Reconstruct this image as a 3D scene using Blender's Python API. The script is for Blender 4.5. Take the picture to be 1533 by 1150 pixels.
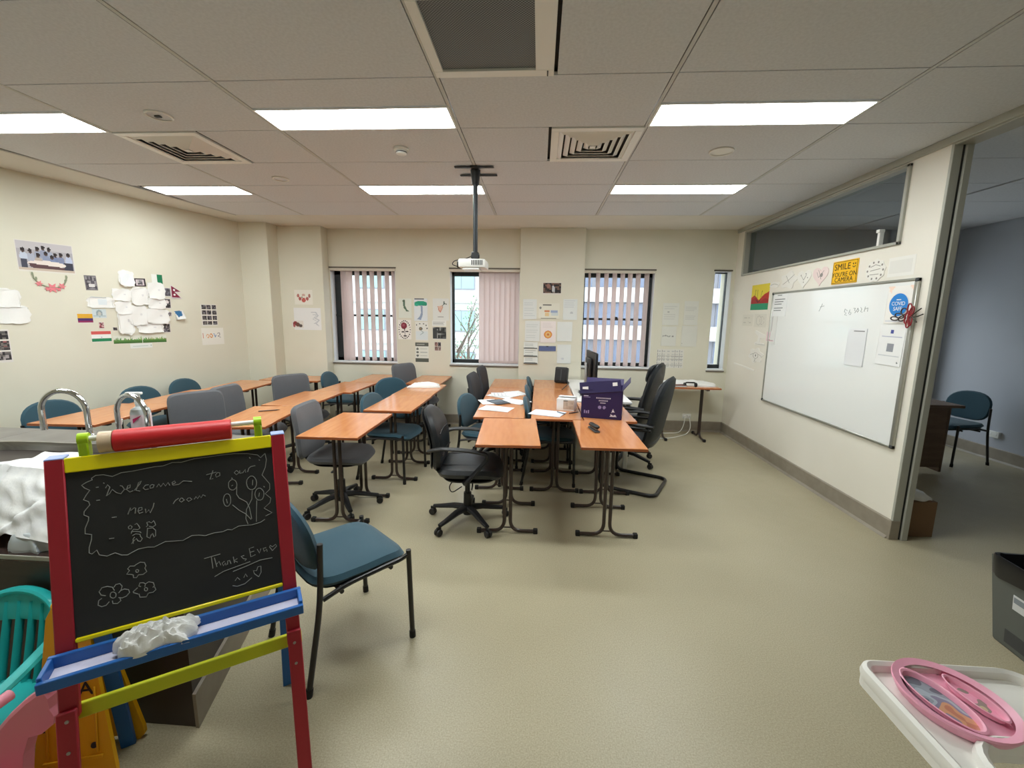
import bpy, bmesh, math, random
import numpy as np
from mathutils import Vector, Matrix

for _o in list(bpy.data.objects):
    bpy.data.objects.remove(_o, do_unlink=True)
SC = bpy.context.scene
COL = SC.collection
PI = math.pi

# ------------------------------------------------------------------ camera
CAM_H = 1.6055
F_PX = 638.27
YAW, PITCH, ROLL = -0.06125, 0.15666, 0.01544
def _cam_axes():
    cy, sy, cp, sp = math.cos(YAW), math.sin(YAW), math.cos(PITCH), math.sin(PITCH)
    f = Vector((sy * cp, cy * cp, -sp)); r = Vector((cy, -sy, 0)); u = r.cross(f)
    c, s = math.cos(ROLL), math.sin(ROLL)
    return c * r + s * u, -s * r + c * u, f
_r, _u, _f = _cam_axes()
cd = bpy.data.cameras.new('camera')
cd.sensor_fit = 'HORIZONTAL'; cd.sensor_width = 36.0
cd.lens = F_PX / 1533 * 36.0
cd.clip_start = 0.05; cd.clip_end = 300
cam = bpy.data.objects.new('camera', cd); COL.objects.link(cam)
cam.matrix_world = Matrix(((_r.x, _u.x, -_f.x, 0), (_r.y, _u.y, -_f.y, 0), (_r.z, _u.z, -_f.z, CAM_H), (0, 0, 0, 1)))
SC.camera = cam

# ------------------------------------------------------------------ world, exposure
SKY_STRENGTH = 1.75
PANEL_STRENGTH = 14.0
w = bpy.data.worlds.new('overcast_sky'); SC.world = w; w.use_nodes = True
w.node_tree.nodes['Background'].inputs[0].default_value = (0.86, 0.93, 1.0, 1)
w.node_tree.nodes['Background'].inputs[1].default_value = SKY_STRENGTH
SC.view_settings.view_transform = 'Standard'
SC.view_settings.look = 'None'
SC.view_settings.gamma = 1.0
SC.view_settings.use_curve_mapping = False
SC.view_settings.exposure = 0.97
try:
    SC.cycles.use_denoising = True
    SC.cycles.max_bounces = 8
    SC.cycles.diffuse_bounces = 5
    SC.cycles.transparent_max_bounces = 12
    SC.cycles.sample_clamp_indirect = 6.0
    SC.cycles.caustics_reflective = False
    SC.cycles.caustics_refractive = False
except Exception:
    pass

# ------------------------------------------------------------------ colour and materials
def lin(c):
    o = []
    for v in c[:3]:
        v = v / 255.0
        o.append(v / 12.92 if v <= 0.04045 else ((v + 0.055) / 1.055) ** 2.4)
    return (o[0], o[1], o[2], 1.0)
MATS = {}
def mat(name, col, rough=0.6, metal=0.0, col2=None, scale=20.0, detail=2.0, bump=0.0, bscale=200.0, coat=0.0, spec=0.5,
        stretch=None, sheen=0.0, contrast=None, trans=0.0):
    if name in MATS: return MATS[name]
    m = bpy.data.materials.new(name); m.use_nodes = True
    nt = m.node_tree; b = nt.nodes['Principled BSDF']
    b.inputs['Base Color'].default_value = lin(col)
    b.inputs['Roughness'].default_value = rough
    b.inputs['Metallic'].default_value = metal
    b.inputs['Specular IOR Level'].default_value = spec
    if coat: b.inputs['Coat Weight'].default_value = coat; b.inputs['Coat Roughness'].default_value = 0.06
    if sheen: b.inputs['Sheen Weight'].default_value = sheen
    if trans: b.inputs['Transmission Weight'].default_value = trans
    if col2 is not None or bump:
        tc = nt.nodes.new('ShaderNodeTexCoord')
        src = tc.outputs['Object']
        if stretch:
            mp = nt.nodes.new('ShaderNodeMapping'); mp.inputs['Scale'].default_value = stretch
            nt.links.new(src, mp.inputs['Vector']); src = mp.outputs['Vector']
    if col2 is not None:
        n = nt.nodes.new('ShaderNodeTexNoise'); n.inputs['Scale'].default_value = scale; n.inputs['Detail'].default_value = detail
        nt.links.new(src, n.inputs['Vector'])
        r = nt.nodes.new('ShaderNodeValToRGB')
        lo, hi = contrast or (0.35, 0.65)
        r.color_ramp.elements[0].position = lo; r.color_ramp.elements[1].position = hi
        r.color_ramp.elements[0].color = lin(col); r.color_ramp.elements[1].color = lin(col2)
        nt.links.new(n.outputs['Fac'], r.inputs['Fac']); nt.links.new(r.outputs['Color'], b.inputs['Base Color'])
    if bump:
        n2 = nt.nodes.new('ShaderNodeTexNoise'); n2.inputs['Scale'].default_value = bscale; n2.inputs['Detail'].default_value = 3
        nt.links.new(src, n2.inputs['Vector'])
        bp = nt.nodes.new('ShaderNodeBump'); bp.inputs['Strength'].default_value = bump; bp.inputs['Distance'].default_value = 0.004
        nt.links.new(n2.outputs['Fac'], bp.inputs['Height']); nt.links.new(bp.outputs['Normal'], b.inputs['Normal'])
    MATS[name] = m
    return m
def emit_mat(name, col, strength):
    m = bpy.data.materials.new(name); m.use_nodes = True; nt = m.node_tree
    nt.nodes.remove(nt.nodes['Principled BSDF'])
    e = nt.nodes.new('ShaderNodeEmission'); e.inputs[0].default_value = col; e.inputs[1].default_value = strength
    nt.links.new(e.outputs[0], nt.nodes['Material Output'].inputs[0])
    return m
def glass_mat(name, tint, refl=0.08, rough=0.0):
    m = bpy.data.materials.new(name); m.use_nodes = True; nt = m.node_tree
    nt.nodes.remove(nt.nodes['Principled BSDF'])
    t = nt.nodes.new('ShaderNodeBsdfTransparent'); t.inputs[0].default_value = tint
    g = nt.nodes.new('ShaderNodeBsdfGlossy'); g.inputs['Roughness'].default_value = rough; g.inputs['Color'].default_value = (1, 1, 1, 1)
    lw = nt.nodes.new('ShaderNodeLayerWeight'); lw.inputs[0].default_value = 0.5
    pw = nt.nodes.new('ShaderNodeMath'); pw.operation = 'POWER'; pw.inputs[1].default_value = 5.0
    nt.links.new(lw.outputs['Facing'], pw.inputs[0])
    mx = nt.nodes.new('ShaderNodeMixShader')
    ad = nt.nodes.new('ShaderNodeMath'); ad.operation = 'ADD'; ad.inputs[1].default_value = refl
    nt.links.new(pw.outputs[0], ad.inputs[0]); nt.links.new(ad.outputs[0], mx.inputs[0])
    nt.links.new(t.outputs[0], mx.inputs[1]); nt.links.new(g.outputs[0], mx.inputs[2])
    nt.links.new(mx.outputs[0], nt.nodes['Material Output'].inputs[0])
    return m
def print_mat(name='printed_paper', rough=0.75, coat=0.0):
    if name in MATS: return MATS[name]
    m = bpy.data.materials.new(name); m.use_nodes = True; nt = m.node_tree; b = nt.nodes['Principled BSDF']
    a = nt.nodes.new('ShaderNodeVertexColor'); a.layer_name = 'Col'
    nt.links.new(a.outputs['Color'], b.inputs['Base Color'])
    b.inputs['Roughness'].default_value = rough
    if coat: b.inputs['Coat Weight'].default_value = coat
    MATS[name] = m
    return m

M_WALL = mat('cream_wall_paint', (226, 223, 207), 0.7, col2=(221, 218, 201), scale=1.5, bump=0.05, bscale=300)
M_WALLR = mat('partition_wall_paint', (239, 234, 223), 0.6, col2=(235, 230, 218), scale=1.5, bump=0.04, bscale=300)
M_WALLGREY = mat('grey_office_wall', (182, 186, 196), 0.7, col2=(176, 180, 190), scale=1.3)
M_BASE = mat('taupe_vinyl_skirting', (150, 141, 127), 0.5, col2=(141, 132, 119), scale=12)
M_TILE = mat('ceiling_tile', (219, 222, 228), 0.9, col2=(210, 213, 219), scale=70, detail=4, bump=0.08, bscale=300)
M_TBAR = mat('ceiling_grid_bar', (202, 203, 202), 0.5)
M_PLASTER = mat('ceiling_plaster', (224, 221, 214), 0.8, col2=(219, 216, 208), scale=2)
M_ALU = mat('brushed_aluminium_frame', (176, 176, 168), 0.35, 0.7)
M_ALUP = mat('painted_aluminium_frame', (172, 172, 162), 0.45)
M_DARKGAP = mat('dark_rubber_seal', (40, 40, 42), 0.7)
M_BLACKFRAME = mat('black_window_frame', (30, 34, 36), 0.45)
M_REVEAL = mat('white_window_reveal', (226, 228, 230), 0.6)
M_WHITE = mat('white_enamel', (240, 240, 238), 0.35)
M_WHITEPL = mat('white_plastic', (236, 236, 232), 0.35, spec=0.5)
M_BLACKPL = mat('black_plastic', (26, 26, 28), 0.45)
M_DGREYPL = mat('dark_grey_plastic', (62, 64, 66), 0.5)
M_METALBLK = mat('black_steel_tube', (24, 23, 24), 0.35, spec=0.6)
M_LEGBRN = mat('dark_brown_steel_tube', (52, 38, 33), 0.3, spec=0.6)
M_CAP = mat('rubber_foot_cap', (20, 19, 19), 0.7)
M_TEAL = mat('teal_chair_fabric', (35, 70, 85), 0.85, col2=(42, 79, 94), scale=350, bump=0.25, bscale=900, sheen=0.2)
M_GREYFAB = mat('grey_chair_fabric', (88, 90, 95), 0.9, col2=(99, 101, 106), scale=350, bump=0.25, bscale=900, sheen=0.2)
M_LEATHER = mat('black_leather', (27, 30, 33), 0.38, col2=(34, 37, 41), scale=30, bump=0.2, bscale=160)
M_LEATHERB = mat('black_woven_back', (24, 29, 34), 0.6, col2=(30, 36, 42), scale=60, bump=0.2, bscale=300)
M_WOOD = mat('cherry_laminate', (208, 140, 88), 0.17, col2=(198, 128, 78), scale=4, detail=3, stretch=(7, 1.0, 7))
M_WOODEDGE = mat('cherry_edge_band', (166, 92, 52), 0.3)
M_CHROME = mat('chrome', (225, 228, 230), 0.08, 1.0)
M_STEEL = mat('brushed_stainless_steel', (178, 176, 172), 0.28, 0.9, col2=(160, 158, 154), scale=4, stretch=(1, 40, 1))
M_PAPER = mat('white_paper', (238, 239, 240), 0.75)

# ------------------------------------------------------------------ mesh helpers
class MB:
    def __init__(s): s.v = []; s.f = []; s.mi = []; s.cur = 0
    def add(s, vs, fs, M=None):
        o = len(s.v)
        if M is not None: vs = [tuple(M @ Vector(p)) for p in vs]
        s.v.extend([tuple(p) for p in vs])
        for f in fs: s.f.append(tuple(i + o for i in f)); s.mi.append(s.cur)
        return s
    def box(s, x0, x1, y0, y1, z0, z1, M=None):
        return s.add([(x0, y0, z0), (x1, y0, z0), (x1, y1, z0), (x0, y1, z0), (x0, y0, z1), (x1, y0, z1), (x1, y1, z1), (x0, y1, z1)],
                     [(0, 3, 2, 1), (4, 5, 6, 7), (0, 1, 5, 4), (1, 2, 6, 5), (2, 3, 7, 6), (3, 0, 4, 7)], M)
    def rbox(s, x0, x1, y0, y1, z0, z1, b=0.004, M=None, seg=1):
        bm = bmesh.new(); bmesh.ops.create_cube(bm, size=1.0)
        for v in bm.verts:
            v.co = Vector(((x0 + x1) / 2 + v.co.x * (x1 - x0), (y0 + y1) / 2 + v.co.y * (y1 - y0), (z0 + z1) / 2 + v.co.z * (z1 - z0)))
        b = min(b, abs(x1 - x0) * .49, abs(y1 - y0) * .49, abs(z1 - z0) * .49)
        bmesh.ops.bevel(bm, geom=list(bm.edges), offset=b, segments=seg, affect='EDGES', profile=0.5)
        bm.verts.index_update()
        vs = [tuple(v.co) for v in bm.verts]; fs = [tuple(v.index for v in f.verts) for f in bm.faces]
        bm.free()
        return s.add(vs, fs, M)
    def tube(s, pts, r, seg=8, cap=True, flat=None, closed=False, M=None):
        P = [Vector(p) for p in pts]; n = len(P)
        rs = r if isinstance(r, (list, tuple)) else [r] * n
        T = []
        for i in range(n):
            a = P[i - 1] if (i > 0 or closed) else P[i]
            c = P[(i + 1) % n] if (i < n - 1 or closed) else P[i]
            d = (c - a); T.append(d.normalized() if d.length > 1e-9 else Vector((0, 0, 1)))
        up = Vector((0, 0, 1)) if abs(T[0].z) < 0.9 else Vector((1, 0, 0))
        A = T[0].cross(up).normalized(); vs = []
        for i in range(n):
            A = (A - T[i] * A.dot(T[i]))
            A = A.normalized() if A.length > 1e-6 else T[i].orthogonal().normalized()
            B = T[i].cross(A)
            for k in range(seg):
                t = 2 * PI * k / seg
                fx, fy = flat if flat else (1, 1)
                vs.append(tuple(P[i] + A * (math.cos(t) * rs[i] * fx) + B * (math.sin(t) * rs[i] * fy)))
        fs = []
        for i in range(n if closed else n - 1):
            j = (i + 1) % n
            for k in range(seg):
                l = (k + 1) % seg
                fs.append((i * seg + k, i * seg + l, j * seg + l, j * seg + k))
        if cap and not closed:
            fs.append(tuple(range(seg - 1, -1, -1))); fs.append(tuple((n - 1) * seg + k for k in range(seg)))
        return s.add(vs, fs, M)
    def cyl(s, p0, p1, r0, r1=None, seg=12, M=None):
        return s.tube([p0, p1], [r0, r0 if r1 is None else r1], seg, M=M)
    def lathe(s, prof, seg=20, M=None, cap=True):
        vs = []; fs = []
        for (r, z) in prof:
            for k in range(seg):
                t = 2 * PI * k / seg; vs.append((r * math.cos(t), r * math.sin(t), z))
        for i in range(len(prof) - 1):
            for k in range(seg):
                l = (k + 1) % seg; fs.append((i * seg + k, i * seg + l, (i + 1) * seg + l, (i + 1) * seg + k))
        if cap:
            fs.append(tuple(range(seg - 1, -1, -1))); fs.append(tuple((len(prof) - 1) * seg + k for k in range(seg)))
        return s.add(vs, fs, M)
    def prism(s, poly, h, M=None):
        # polygon in local xy, extruded from z=0 to z=h
        n = len(poly)
        vs = [(x, y, 0) for x, y in poly] + [(x, y, h) for x, y in poly]
        fs = [tuple(range(n - 1, -1, -1)), tuple(range(n, 2 * n))] + [(i, (i + 1) % n, n + (i + 1) % n, n + i) for i in range(n)]
        return s.add(vs, fs, M)
    def pad(s, a, b, tf, tb, n=3.0, seg=28, rings=5, fn=None, M=None, k=2.6, nb=None):
        # cushion with super-elliptic outline (half sizes a, b in xy), bulging tf up and tb down
        vs = []; fs = []
        def ring(q, sgn, T):
            for j in range(seg):
                t = 2 * PI * j / seg; c, d = math.cos(t), math.sin(t)
                e = nb if (nb and d > 0) else n
                x = a * math.copysign(abs(c) ** (2 / e), c) * q; y = b * math.copysign(abs(d) ** (2 / e), d) * q
                z = sgn * T * max(0.0, 1 - q ** k) ** (1 / k)
                vs.append((x, y, z))
        qs = [1 - (i / rings) ** 1.7 for i in range(rings)]
        for q in qs: ring(q, 1, tf)
        top = len(vs); vs.append((0, 0, tf))
        o2 = len(vs)
        for q in qs[1:]: ring(q, -1, tb)
        bot = len(vs); vs.append((0, 0, -tb))
        R = len(qs)
        for i in range(R - 1):
            for j in range(seg):
                l = (j + 1) % seg; fs.append((i * seg + j, i * seg + l, (i + 1) * seg + l, (i + 1) * seg + j))
        for j in range(seg): fs.append(((R - 1) * seg + j, (R - 1) * seg + (j + 1) % seg, top))
        def bi(i, j): return j if i == 0 else o2 + (i - 1) * seg + j
        for i in range(R - 1):
            for j in range(seg):
                l = (j + 1) % seg; fs.append((bi(i, l), bi(i, j), bi(i + 1, j), bi(i + 1, l)))
        for j in range(seg): fs.append((bi(R - 1, (j + 1) % seg), bi(R - 1, j), bot))
        if fn: vs = [fn(*p) for p in vs]
        return s.add(vs, fs, M)
    def sheet(s, nx, ny, fn, th=0.0):
        vs = [fn(i / nx, j / ny) for j in range(ny + 1) for i in range(nx + 1)]
        fs = [(j * (nx + 1) + i, j * (nx + 1) + i + 1, (j + 1) * (nx + 1) + i + 1, (j + 1) * (nx + 1) + i) for j in range(ny) for i in range(nx)]
        return s.add(vs, fs)
    def mesh(s, name, smooth=True, angle=38):
        me = bpy.data.meshes.new(name); me.from_pydata(s.v, [], s.f); me.update()
        if smooth:
            me.polygons.foreach_set('use_smooth', [True] * len(me.polygons))
            try: me.set_sharp_from_angle(angle=math.radians(angle))
            except Exception: pass
        if any(s.mi): me.polygons.foreach_set('material_index', s.mi)
        return me
def obj(name, mb, m, parent=None, loc=None, rotz=None, smooth=True, M=None):
    me = mb if isinstance(mb, bpy.types.Mesh) else mb.mesh(name, smooth)
    if m is not None and not me.materials:
        for q in (m if isinstance(m, (list, tuple)) else [m]): me.materials.append(q)
    o = bpy.data.objects.new(name, me); COL.objects.link(o)
    if parent is not None: o.parent = parent
    if loc is not None: o.location = loc
    if rotz is not None: o.rotation_euler = (0, 0, rotz)
    if M is not None: o.matrix_local = M
    return o
def thing(name, label, cat, loc=(0, 0, 0), rotz=0.0, group=None, rot=None):
    o = bpy.data.objects.new(name, None); COL.objects.link(o); o.empty_display_size = 0.05
    o.location = loc; o.rotation_euler = rot if rot else (0, 0, rotz)
    tag(o, label, cat, group); return o
def tag(o, label, cat, group=None):
    o['label'] = label; o['category'] = cat
    if group: o['group'] = group
    return o
def struct(name, mb, m, smooth=False, parent=None):
    o = obj(name, mb, m, parent, smooth=smooth)
    if parent is None: o['kind'] = 'structure'
    return o
_C = {}
def cm(key, fn, m=None):
    # one shared mesh per key
    if key not in _C:
        r = fn(); me = r.mesh(key.split('|')[0]) if isinstance(r, MB) else r
        if m is not None: me.materials.append(m)
        _C[key] = me
    return _C[key]
def fillet(pts, r, n=5):
    P = [Vector(p) for p in pts]; out = [P[0]]
    for i in range(1, len(P) - 1):
        a, b, c = P[i - 1], P[i], P[i + 1]
        d1 = (a - b); d2 = (c - b); q = min(r, d1.length * .48, d2.length * .48)
        p1 = b + d1.normalized() * q; p2 = b + d2.normalized() * q
        for k in range(n + 1):
            t = k / n; out.append((1 - t) ** 2 * p1 + 2 * t * (1 - t) * b + t * t * p2)
    out.append(P[-1]); return out
def RX(a): return Matrix.Rotation(a, 4, 'X')
def RY(a): return Matrix.Rotation(a, 4, 'Y')
def RZ(a): return Matrix.Rotation(a, 4, 'Z')
def TR(x, y, z): return Matrix.Translation((x, y, z))
def text_mesh(txt, size, align='CENTER', space=1.0, line=1.0, extrude=0.0):
    cu = bpy.data.curves.new('lettering', 'FONT'); cu.body = txt; cu.size = size; cu.align_x = align; cu.align_y = 'CENTER'
    cu.space_character = space; cu.space_line = line; cu.extrude = extrude; cu.resolution_u = 3
    o = bpy.data.objects.new('lettering', cu); COL.objects.link(o)
    dg = bpy.context.evaluated_depsgraph_get()
    me = bpy.data.meshes.new_from_object(o.evaluated_get(dg))
    bpy.data.objects.remove(o, do_unlink=True)
    me.materials.clear()
    return me

# flat print on a sheet: a fine grid of faces that carry the printed colours
def paint(nx, ny, bg, shapes, seed=0):
    rng = np.random.RandomState(seed + 7)
    X, Y = np.meshgrid((np.arange(nx) + .5) / nx, (np.arange(ny) + .5) / ny)
    C = np.zeros((ny, nx, 3)); C[:] = lin(bg)[:3]
    for sh in shapes:
        k = sh[0]
        if k == 'r': m = (X >= sh[1]) & (X <= sh[3]) & (Y >= sh[2]) & (Y <= sh[4]); c = sh[5]
        elif k == 'e': m = ((X - sh[1]) / sh[3]) ** 2 + ((Y - sh[2]) / sh[4]) ** 2 <= 1; c = sh[5]
        elif k == 'o':
            q = ((X - sh[1]) / sh[3]) ** 2 + ((Y - sh[2]) / sh[4]) ** 2; m = (q <= 1) & (q >= sh[6]); c = sh[5]
        elif k == 'p':
            P = sh[1]; m = np.zeros(X.shape, bool)
            for i in range(len(P)):
                x0, y0 = P[i]; x1, y1 = P[i - 1]
                cr = ((y0 > Y) != (y1 > Y)) & (X < (x1 - x0) * (Y - y0) / ((y1 - y0) if abs(y1 - y0) > 1e-9 else 1e-9) + x0)
                m ^= cr
            c = sh[2]
        elif k == 'l':
            m = np.zeros(X.shape, bool); P = sh[1]; wd = sh[2]; c = sh[3]
            for i in range(len(P) - 1):
                x0, y0 = P[i]; x1, y1 = P[i + 1]; dx, dy = x1 - x0, y1 - y0; L = dx * dx + dy * dy + 1e-12
                t = np.clip(((X - x0) * dx + (Y - y0) * dy) / L, 0, 1)
                m |= (X - x0 - t * dx) ** 2 + (Y - y0 - t * dy) ** 2 <= wd * wd
        elif k == 'n':   # photo-like mosaic of patches
            x0, y0, x1, y1, cols, cx, cyy = sh[1:8]
            m = (X >= x0) & (X <= x1) & (Y >= y0) & (Y <= y1)
            idx = rng.randint(0, len(cols), (cyy + 1, cx + 1))
            iu = np.clip(((X - x0) / (x1 - x0) * cx).astype(int), 0, cx); iv = np.clip(((Y - y0) / (y1 - y0) * cyy).astype(int), 0, cyy)
            pal = np.array([lin(q)[:3] for q in cols]); C[m] = pal[idx[iv, iu]][m]
            continue
        C[m] = lin(c)[:3]
    return C
def sheet_mesh(name, wd, ht, bg=(238, 239, 240), shapes=(), nx=2, ny=2, curl=0.0, seed=0, th=0.0012, wave=0.0, ragged=0.0):
    # sheet in local xz, printed side facing -y, back side resting at y=0
    rng = random.Random(seed)
    ph = rng.random() * 6
    vs = []; fs = []; cols = []
    C = paint(nx, ny, bg, shapes, seed)
    def P(u, v, dy):
        x = (u - .5) * wd; z = (.5 - v) * ht
        if ragged:
            eu = abs(2 * u - 1) ** 3; ev = abs(2 * v - 1) ** 3
            x -= math.copysign(1, u - .5) * wd * ragged * eu * (.55 + .45 * math.sin(11 * v + ph) + .3 * math.sin(23 * v + 2 * ph)) + math.copysign(1, u - .5) * wd * ragged * eu * ev
            z += math.copysign(1, v - .5) * ht * ragged * ev * (.55 + .45 * math.sin(9 * u + 2 * ph) + .3 * math.sin(21 * u + ph)) + math.copysign(1, v - .5) * ht * ragged * eu * ev
        y = -th - curl * (v ** 3) - wave * (0.5 + 0.5 * math.sin(u * 7 + v * 5 + ph)) + dy
        return (x, y, z)
    for j in range(ny + 1):
        for i in range(nx + 1): vs.append(P(i / nx, j / ny, 0))
    for j in range(ny):
        for i in range(nx):
            a = j * (nx + 1) + i
            fs.append((a, a + nx + 1, a + nx + 2, a + 1)); cols.append(C[j, i])
    # rim and back
    n0 = len(vs)
    for (u, v) in ((0, 0), (1, 0), (1, 1), (0, 1)):
        pb_ = P(u, v, 0); vs.append((pb_[0], -.0003, pb_[2]))
    c00, c10, c11, c01 = 0, nx, (ny + 1) * (nx + 1) - 1, ny * (nx + 1)
    e = lin(bg)[:3]
    for f in ((c00, c10, n0 + 1, n0), (c01, n0 + 3, n0 + 2, c11), (c00, n0, n0 + 3, c01), (c10, c11, n0 + 2, n0 + 1), (n0, n0 + 1, n0 + 2, n0 + 3)):
        fs.append(f); cols.append(e)
    me = bpy.data.meshes.new(name); me.from_pydata(vs, [], fs); me.update()
    at = me.color_attributes.new('Col', 'FLOAT_COLOR', 'CORNER')
    buf = []
    for f, c in zip(fs, cols): buf += [c[0], c[1], c[2], 1.0] * len(f)
    at.data.foreach_set('color', buf)
    return me
def paper(name, label, cat, place, wd, ht, bg=(238, 239, 240), shapes=(), nx=2, ny=2, tilt=0.0, curl=0.0, seed=0, group=None, m=None, wave=0.0, th=0.0012, ragged=0.0):
    # place = (x, y, z, rotz): centre on the wall; normal is -y turned by rotz
    me = sheet_mesh(name, wd, ht, bg, shapes, nx, ny, curl, seed, th, wave=wave, ragged=ragged)
    me.materials.append(m or print_mat())
    o = bpy.data.objects.new(name, me); COL.objects.link(o)
    x, y, z, rz = place
    o.matrix_world = TR(x, y, z) @ RZ(rz) @ RY(tilt)
    return tag(o, label, cat, group)

# ------------------------------------------------------------------ the room
CEIL = 2.809; YB = 6.18; XR = 2.66; YREAR = -2.2; XFAR = 5.45
GX0, GY0 = -2.9555, 2.3647
LW_O = Vector((-4.13, 5.63)); LW_T = Vector((0.2574, 0.9663)); LW_N = Vector((0.9663, -0.2574)); LW_ROT = math.radians(75.085)
def lw_x(y): return LW_O.x + (y - LW_O.y) * LW_T.x / LW_T.y

def floor_mat():
    m = bpy.data.materials.new('speckled_vinyl_floor'); m.use_nodes = True; nt = m.node_tree; b = nt.nodes['Principled BSDF']
    tc = nt.nodes.new('ShaderNodeTexCoord')
    n1 = nt.nodes.new('ShaderNodeTexNoise'); n1.inputs['Scale'].default_value = 170; n1.inputs['Detail'].default_value = 3
    n2 = nt.nodes.new('ShaderNodeTexNoise'); n2.inputs['Scale'].default_value = 1.1; n2.inputs['Detail'].default_value = 3
    n3 = nt.nodes.new('ShaderNodeTexNoise'); n3.inputs['Scale'].default_value = 9; n3.inputs['Detail'].default_value = 5
    for n in (n1, n2, n3): nt.links.new(tc.outputs['Object'], n.inputs['Vector'])
    r = nt.nodes.new('ShaderNodeValToRGB'); e = r.color_ramp.elements
    e[0].position = 0.3; e[0].color = lin((160, 151, 125)); e[1].position = 0.7; e[1].color = lin((187, 178, 152))
    q = r.color_ramp.elements.new(0.5); q.color = lin((174, 165, 139))
    nt.links.new(n1.outputs['Fac'], r.inputs['Fac'])
    mx = nt.nodes.new('ShaderNodeMix'); mx.data_type = 'RGBA'; mx.blend_type = 'MULTIPLY'; mx.inputs[0].default_value = 1.0
    r2 = nt.nodes.new('ShaderNodeValToRGB'); r2.color_ramp.elements[0].position = 0.3; r2.color_ramp.elements[1].position = 0.7
    r2.color_ramp.elements[0].color = (0.90, 0.89, 0.86, 1); r2.color_ramp.elements[1].color = (1, 1, 0.99, 1)
    nt.links.new(n2.outputs['Fac'], r2.inputs['Fac'])
    nt.links.new(r.outputs['Color'], mx.inputs[6]); nt.links.new(r2.outputs['Color'], mx.inputs[7])
    nt.links.new(mx.outputs[2], b.inputs['Base Color'])
    mr = nt.nodes.new('ShaderNodeMapRange'); mr.inputs[3].default_value = 0.28; mr.inputs[4].default_value = 0.46
    nt.links.new(n3.outputs['Fac'], mr.inputs[0]); nt.links.new(mr.outputs[0], b.inputs['Roughness'])
    bp = nt.nodes.new('ShaderNodeBump'); bp.inputs['Strength'].default_value = 0.02; bp.inputs['Distance'].default_value = 0.001
    nt.links.new(n1.outputs['Fac'], bp.inputs['Height']); nt.links.new(bp.outputs['Normal'], b.inputs['Normal'])
    return m
M_FLOOR = floor_mat()
struct('floor', MB().box(-6.6, XFAR + .3, YREAR - .2, 6.6, -0.12, 0.0), M_FLOOR)

# ceiling: a soffit slab that carries tiles, grid bars and plaster margins
ceil = struct('ceiling', MB().box(-6.6, XFAR + .3, YREAR - .2, 6.6, CEIL + 0.03, CEIL + 0.15), M_DARKGAP)
def leftline(y): return -4.15 + max(0.0, y - 3.2) * 0.152
def tile_piece(x0, x1, y0, y1, name='ceiling_tile', m=None, x0b=None, z=CEIL, th=0.016, gap=0.004):
    x0b = x0 if x0b is None else x0b
    g = gap
    gx = .015 if name == 'ceiling_tile' else g
    v = [(x0 + gx, y0 + g), (x1 - gx, y0 + g), (x1 - gx, y1 - g), (x0b + gx, y1 - g)]
    cx, cy = (x0 + x1) / 2, (y0 + y1) / 2
    key = '%s|%.3f|%.3f|%.3f' % (name, x1 - x0, y1 - y0, x0b - x0)
    me = cm(key, lambda: MB().prism([(a - cx, b - cy) for a, b in v], th), m or M_TILE)
    o = obj(name, me, None, ceil, loc=(cx, cy, z)); return o
LIGHTS = []
ROWS = range(-7, 5); COLS = range(-1, 4)
LIGHT_ROWS = {0: 1, 3: 0, -2: 0}  # the row nearest the camera is unseen, added for brightness
for r in ROWS:
    y0 = GY0 + .6 * r; y1 = y0 + .6
    for c in COLS:
        x0 = GX0 + 1.2 * c; x1 = x0 + 1.2; xb = None
        if c == -1: x0 = leftline(y0); xb = leftline(y1)
        if c in (-1, 1, 3) and r in LIGHT_ROWS and not (c == 3 and r == -2):
            far = LIGHT_ROWS[r]; ym = y0 + .3
            lx0 = x0 if c != -1 else (xb if r == 3 else x0)
            if far: tile_piece(x0, x1, y0, ym); LIGHTS.append((lx0, x1, ym, y1))
            else: tile_piece(lx0, x1, ym, y1, x0b=xb); LIGHTS.append((lx0, x1, y0, ym))
        elif c == 2 and r == -1: tile_piece(x0 + .6, x1, y0, y1)
        elif c == 0 and r == 1: tile_piece(x0 + .6, x1, y0, y1)
        elif c == 2 and r == 1: tile_piece(x0, x0 + .6, y0, y1)
        else: tile_piece(x0, x1, y0, y1, x0b=xb)
    tile_piece(GX0 + 4.8, XR, y0, y1)
# plaster margins
tile_piece(-3.86, XR, GY0 + 3.0, YB + .1, 'plaster_margin', M_PLASTER, gap=0.002)
mb = MB()
ya, yb_ = YREAR, 6.0
poly = [(lw_x(ya) - .1, ya), (leftline(ya) - .0, ya), (leftline(3.2), 3.2), (leftline(GY0 + 3.0), GY0 + 3.0), (-3.86, 6.3), (lw_x(6.3) - .1, 6.3)]
mb.prism(poly, 0.016)
obj('plaster_margin', mb, M_PLASTER, ceil, loc=(0, 0, CEIL - 0.001), smooth=False)
# grid bars
for k in range(0, 5):
    x = GX0 + 1.2 * k
    obj('grid_bar', MB().box(-.0095, .0095, YREAR, GY0 + 3.0, -.001, .006), M_TBAR, ceil, loc=(x, 0, CEIL), smooth=False)
obj('grid_bar', MB().tube([(leftline(YREAR), YREAR, 0), (leftline(3.2), 3.2, 0), (leftline(GY0 + 3), GY0 + 3, 0)], .008, 4), M_TBAR, ceil, loc=(0, 0, CEIL), smooth=False)
for r in range(-7, 6):
    y = GY0 + .6 * r
    obj('grid_bar', MB().box(leftline(y), XR, -.003, .003, .008, .014), M_TBAR, ceil, loc=(0, y, CEIL), smooth=False)
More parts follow.
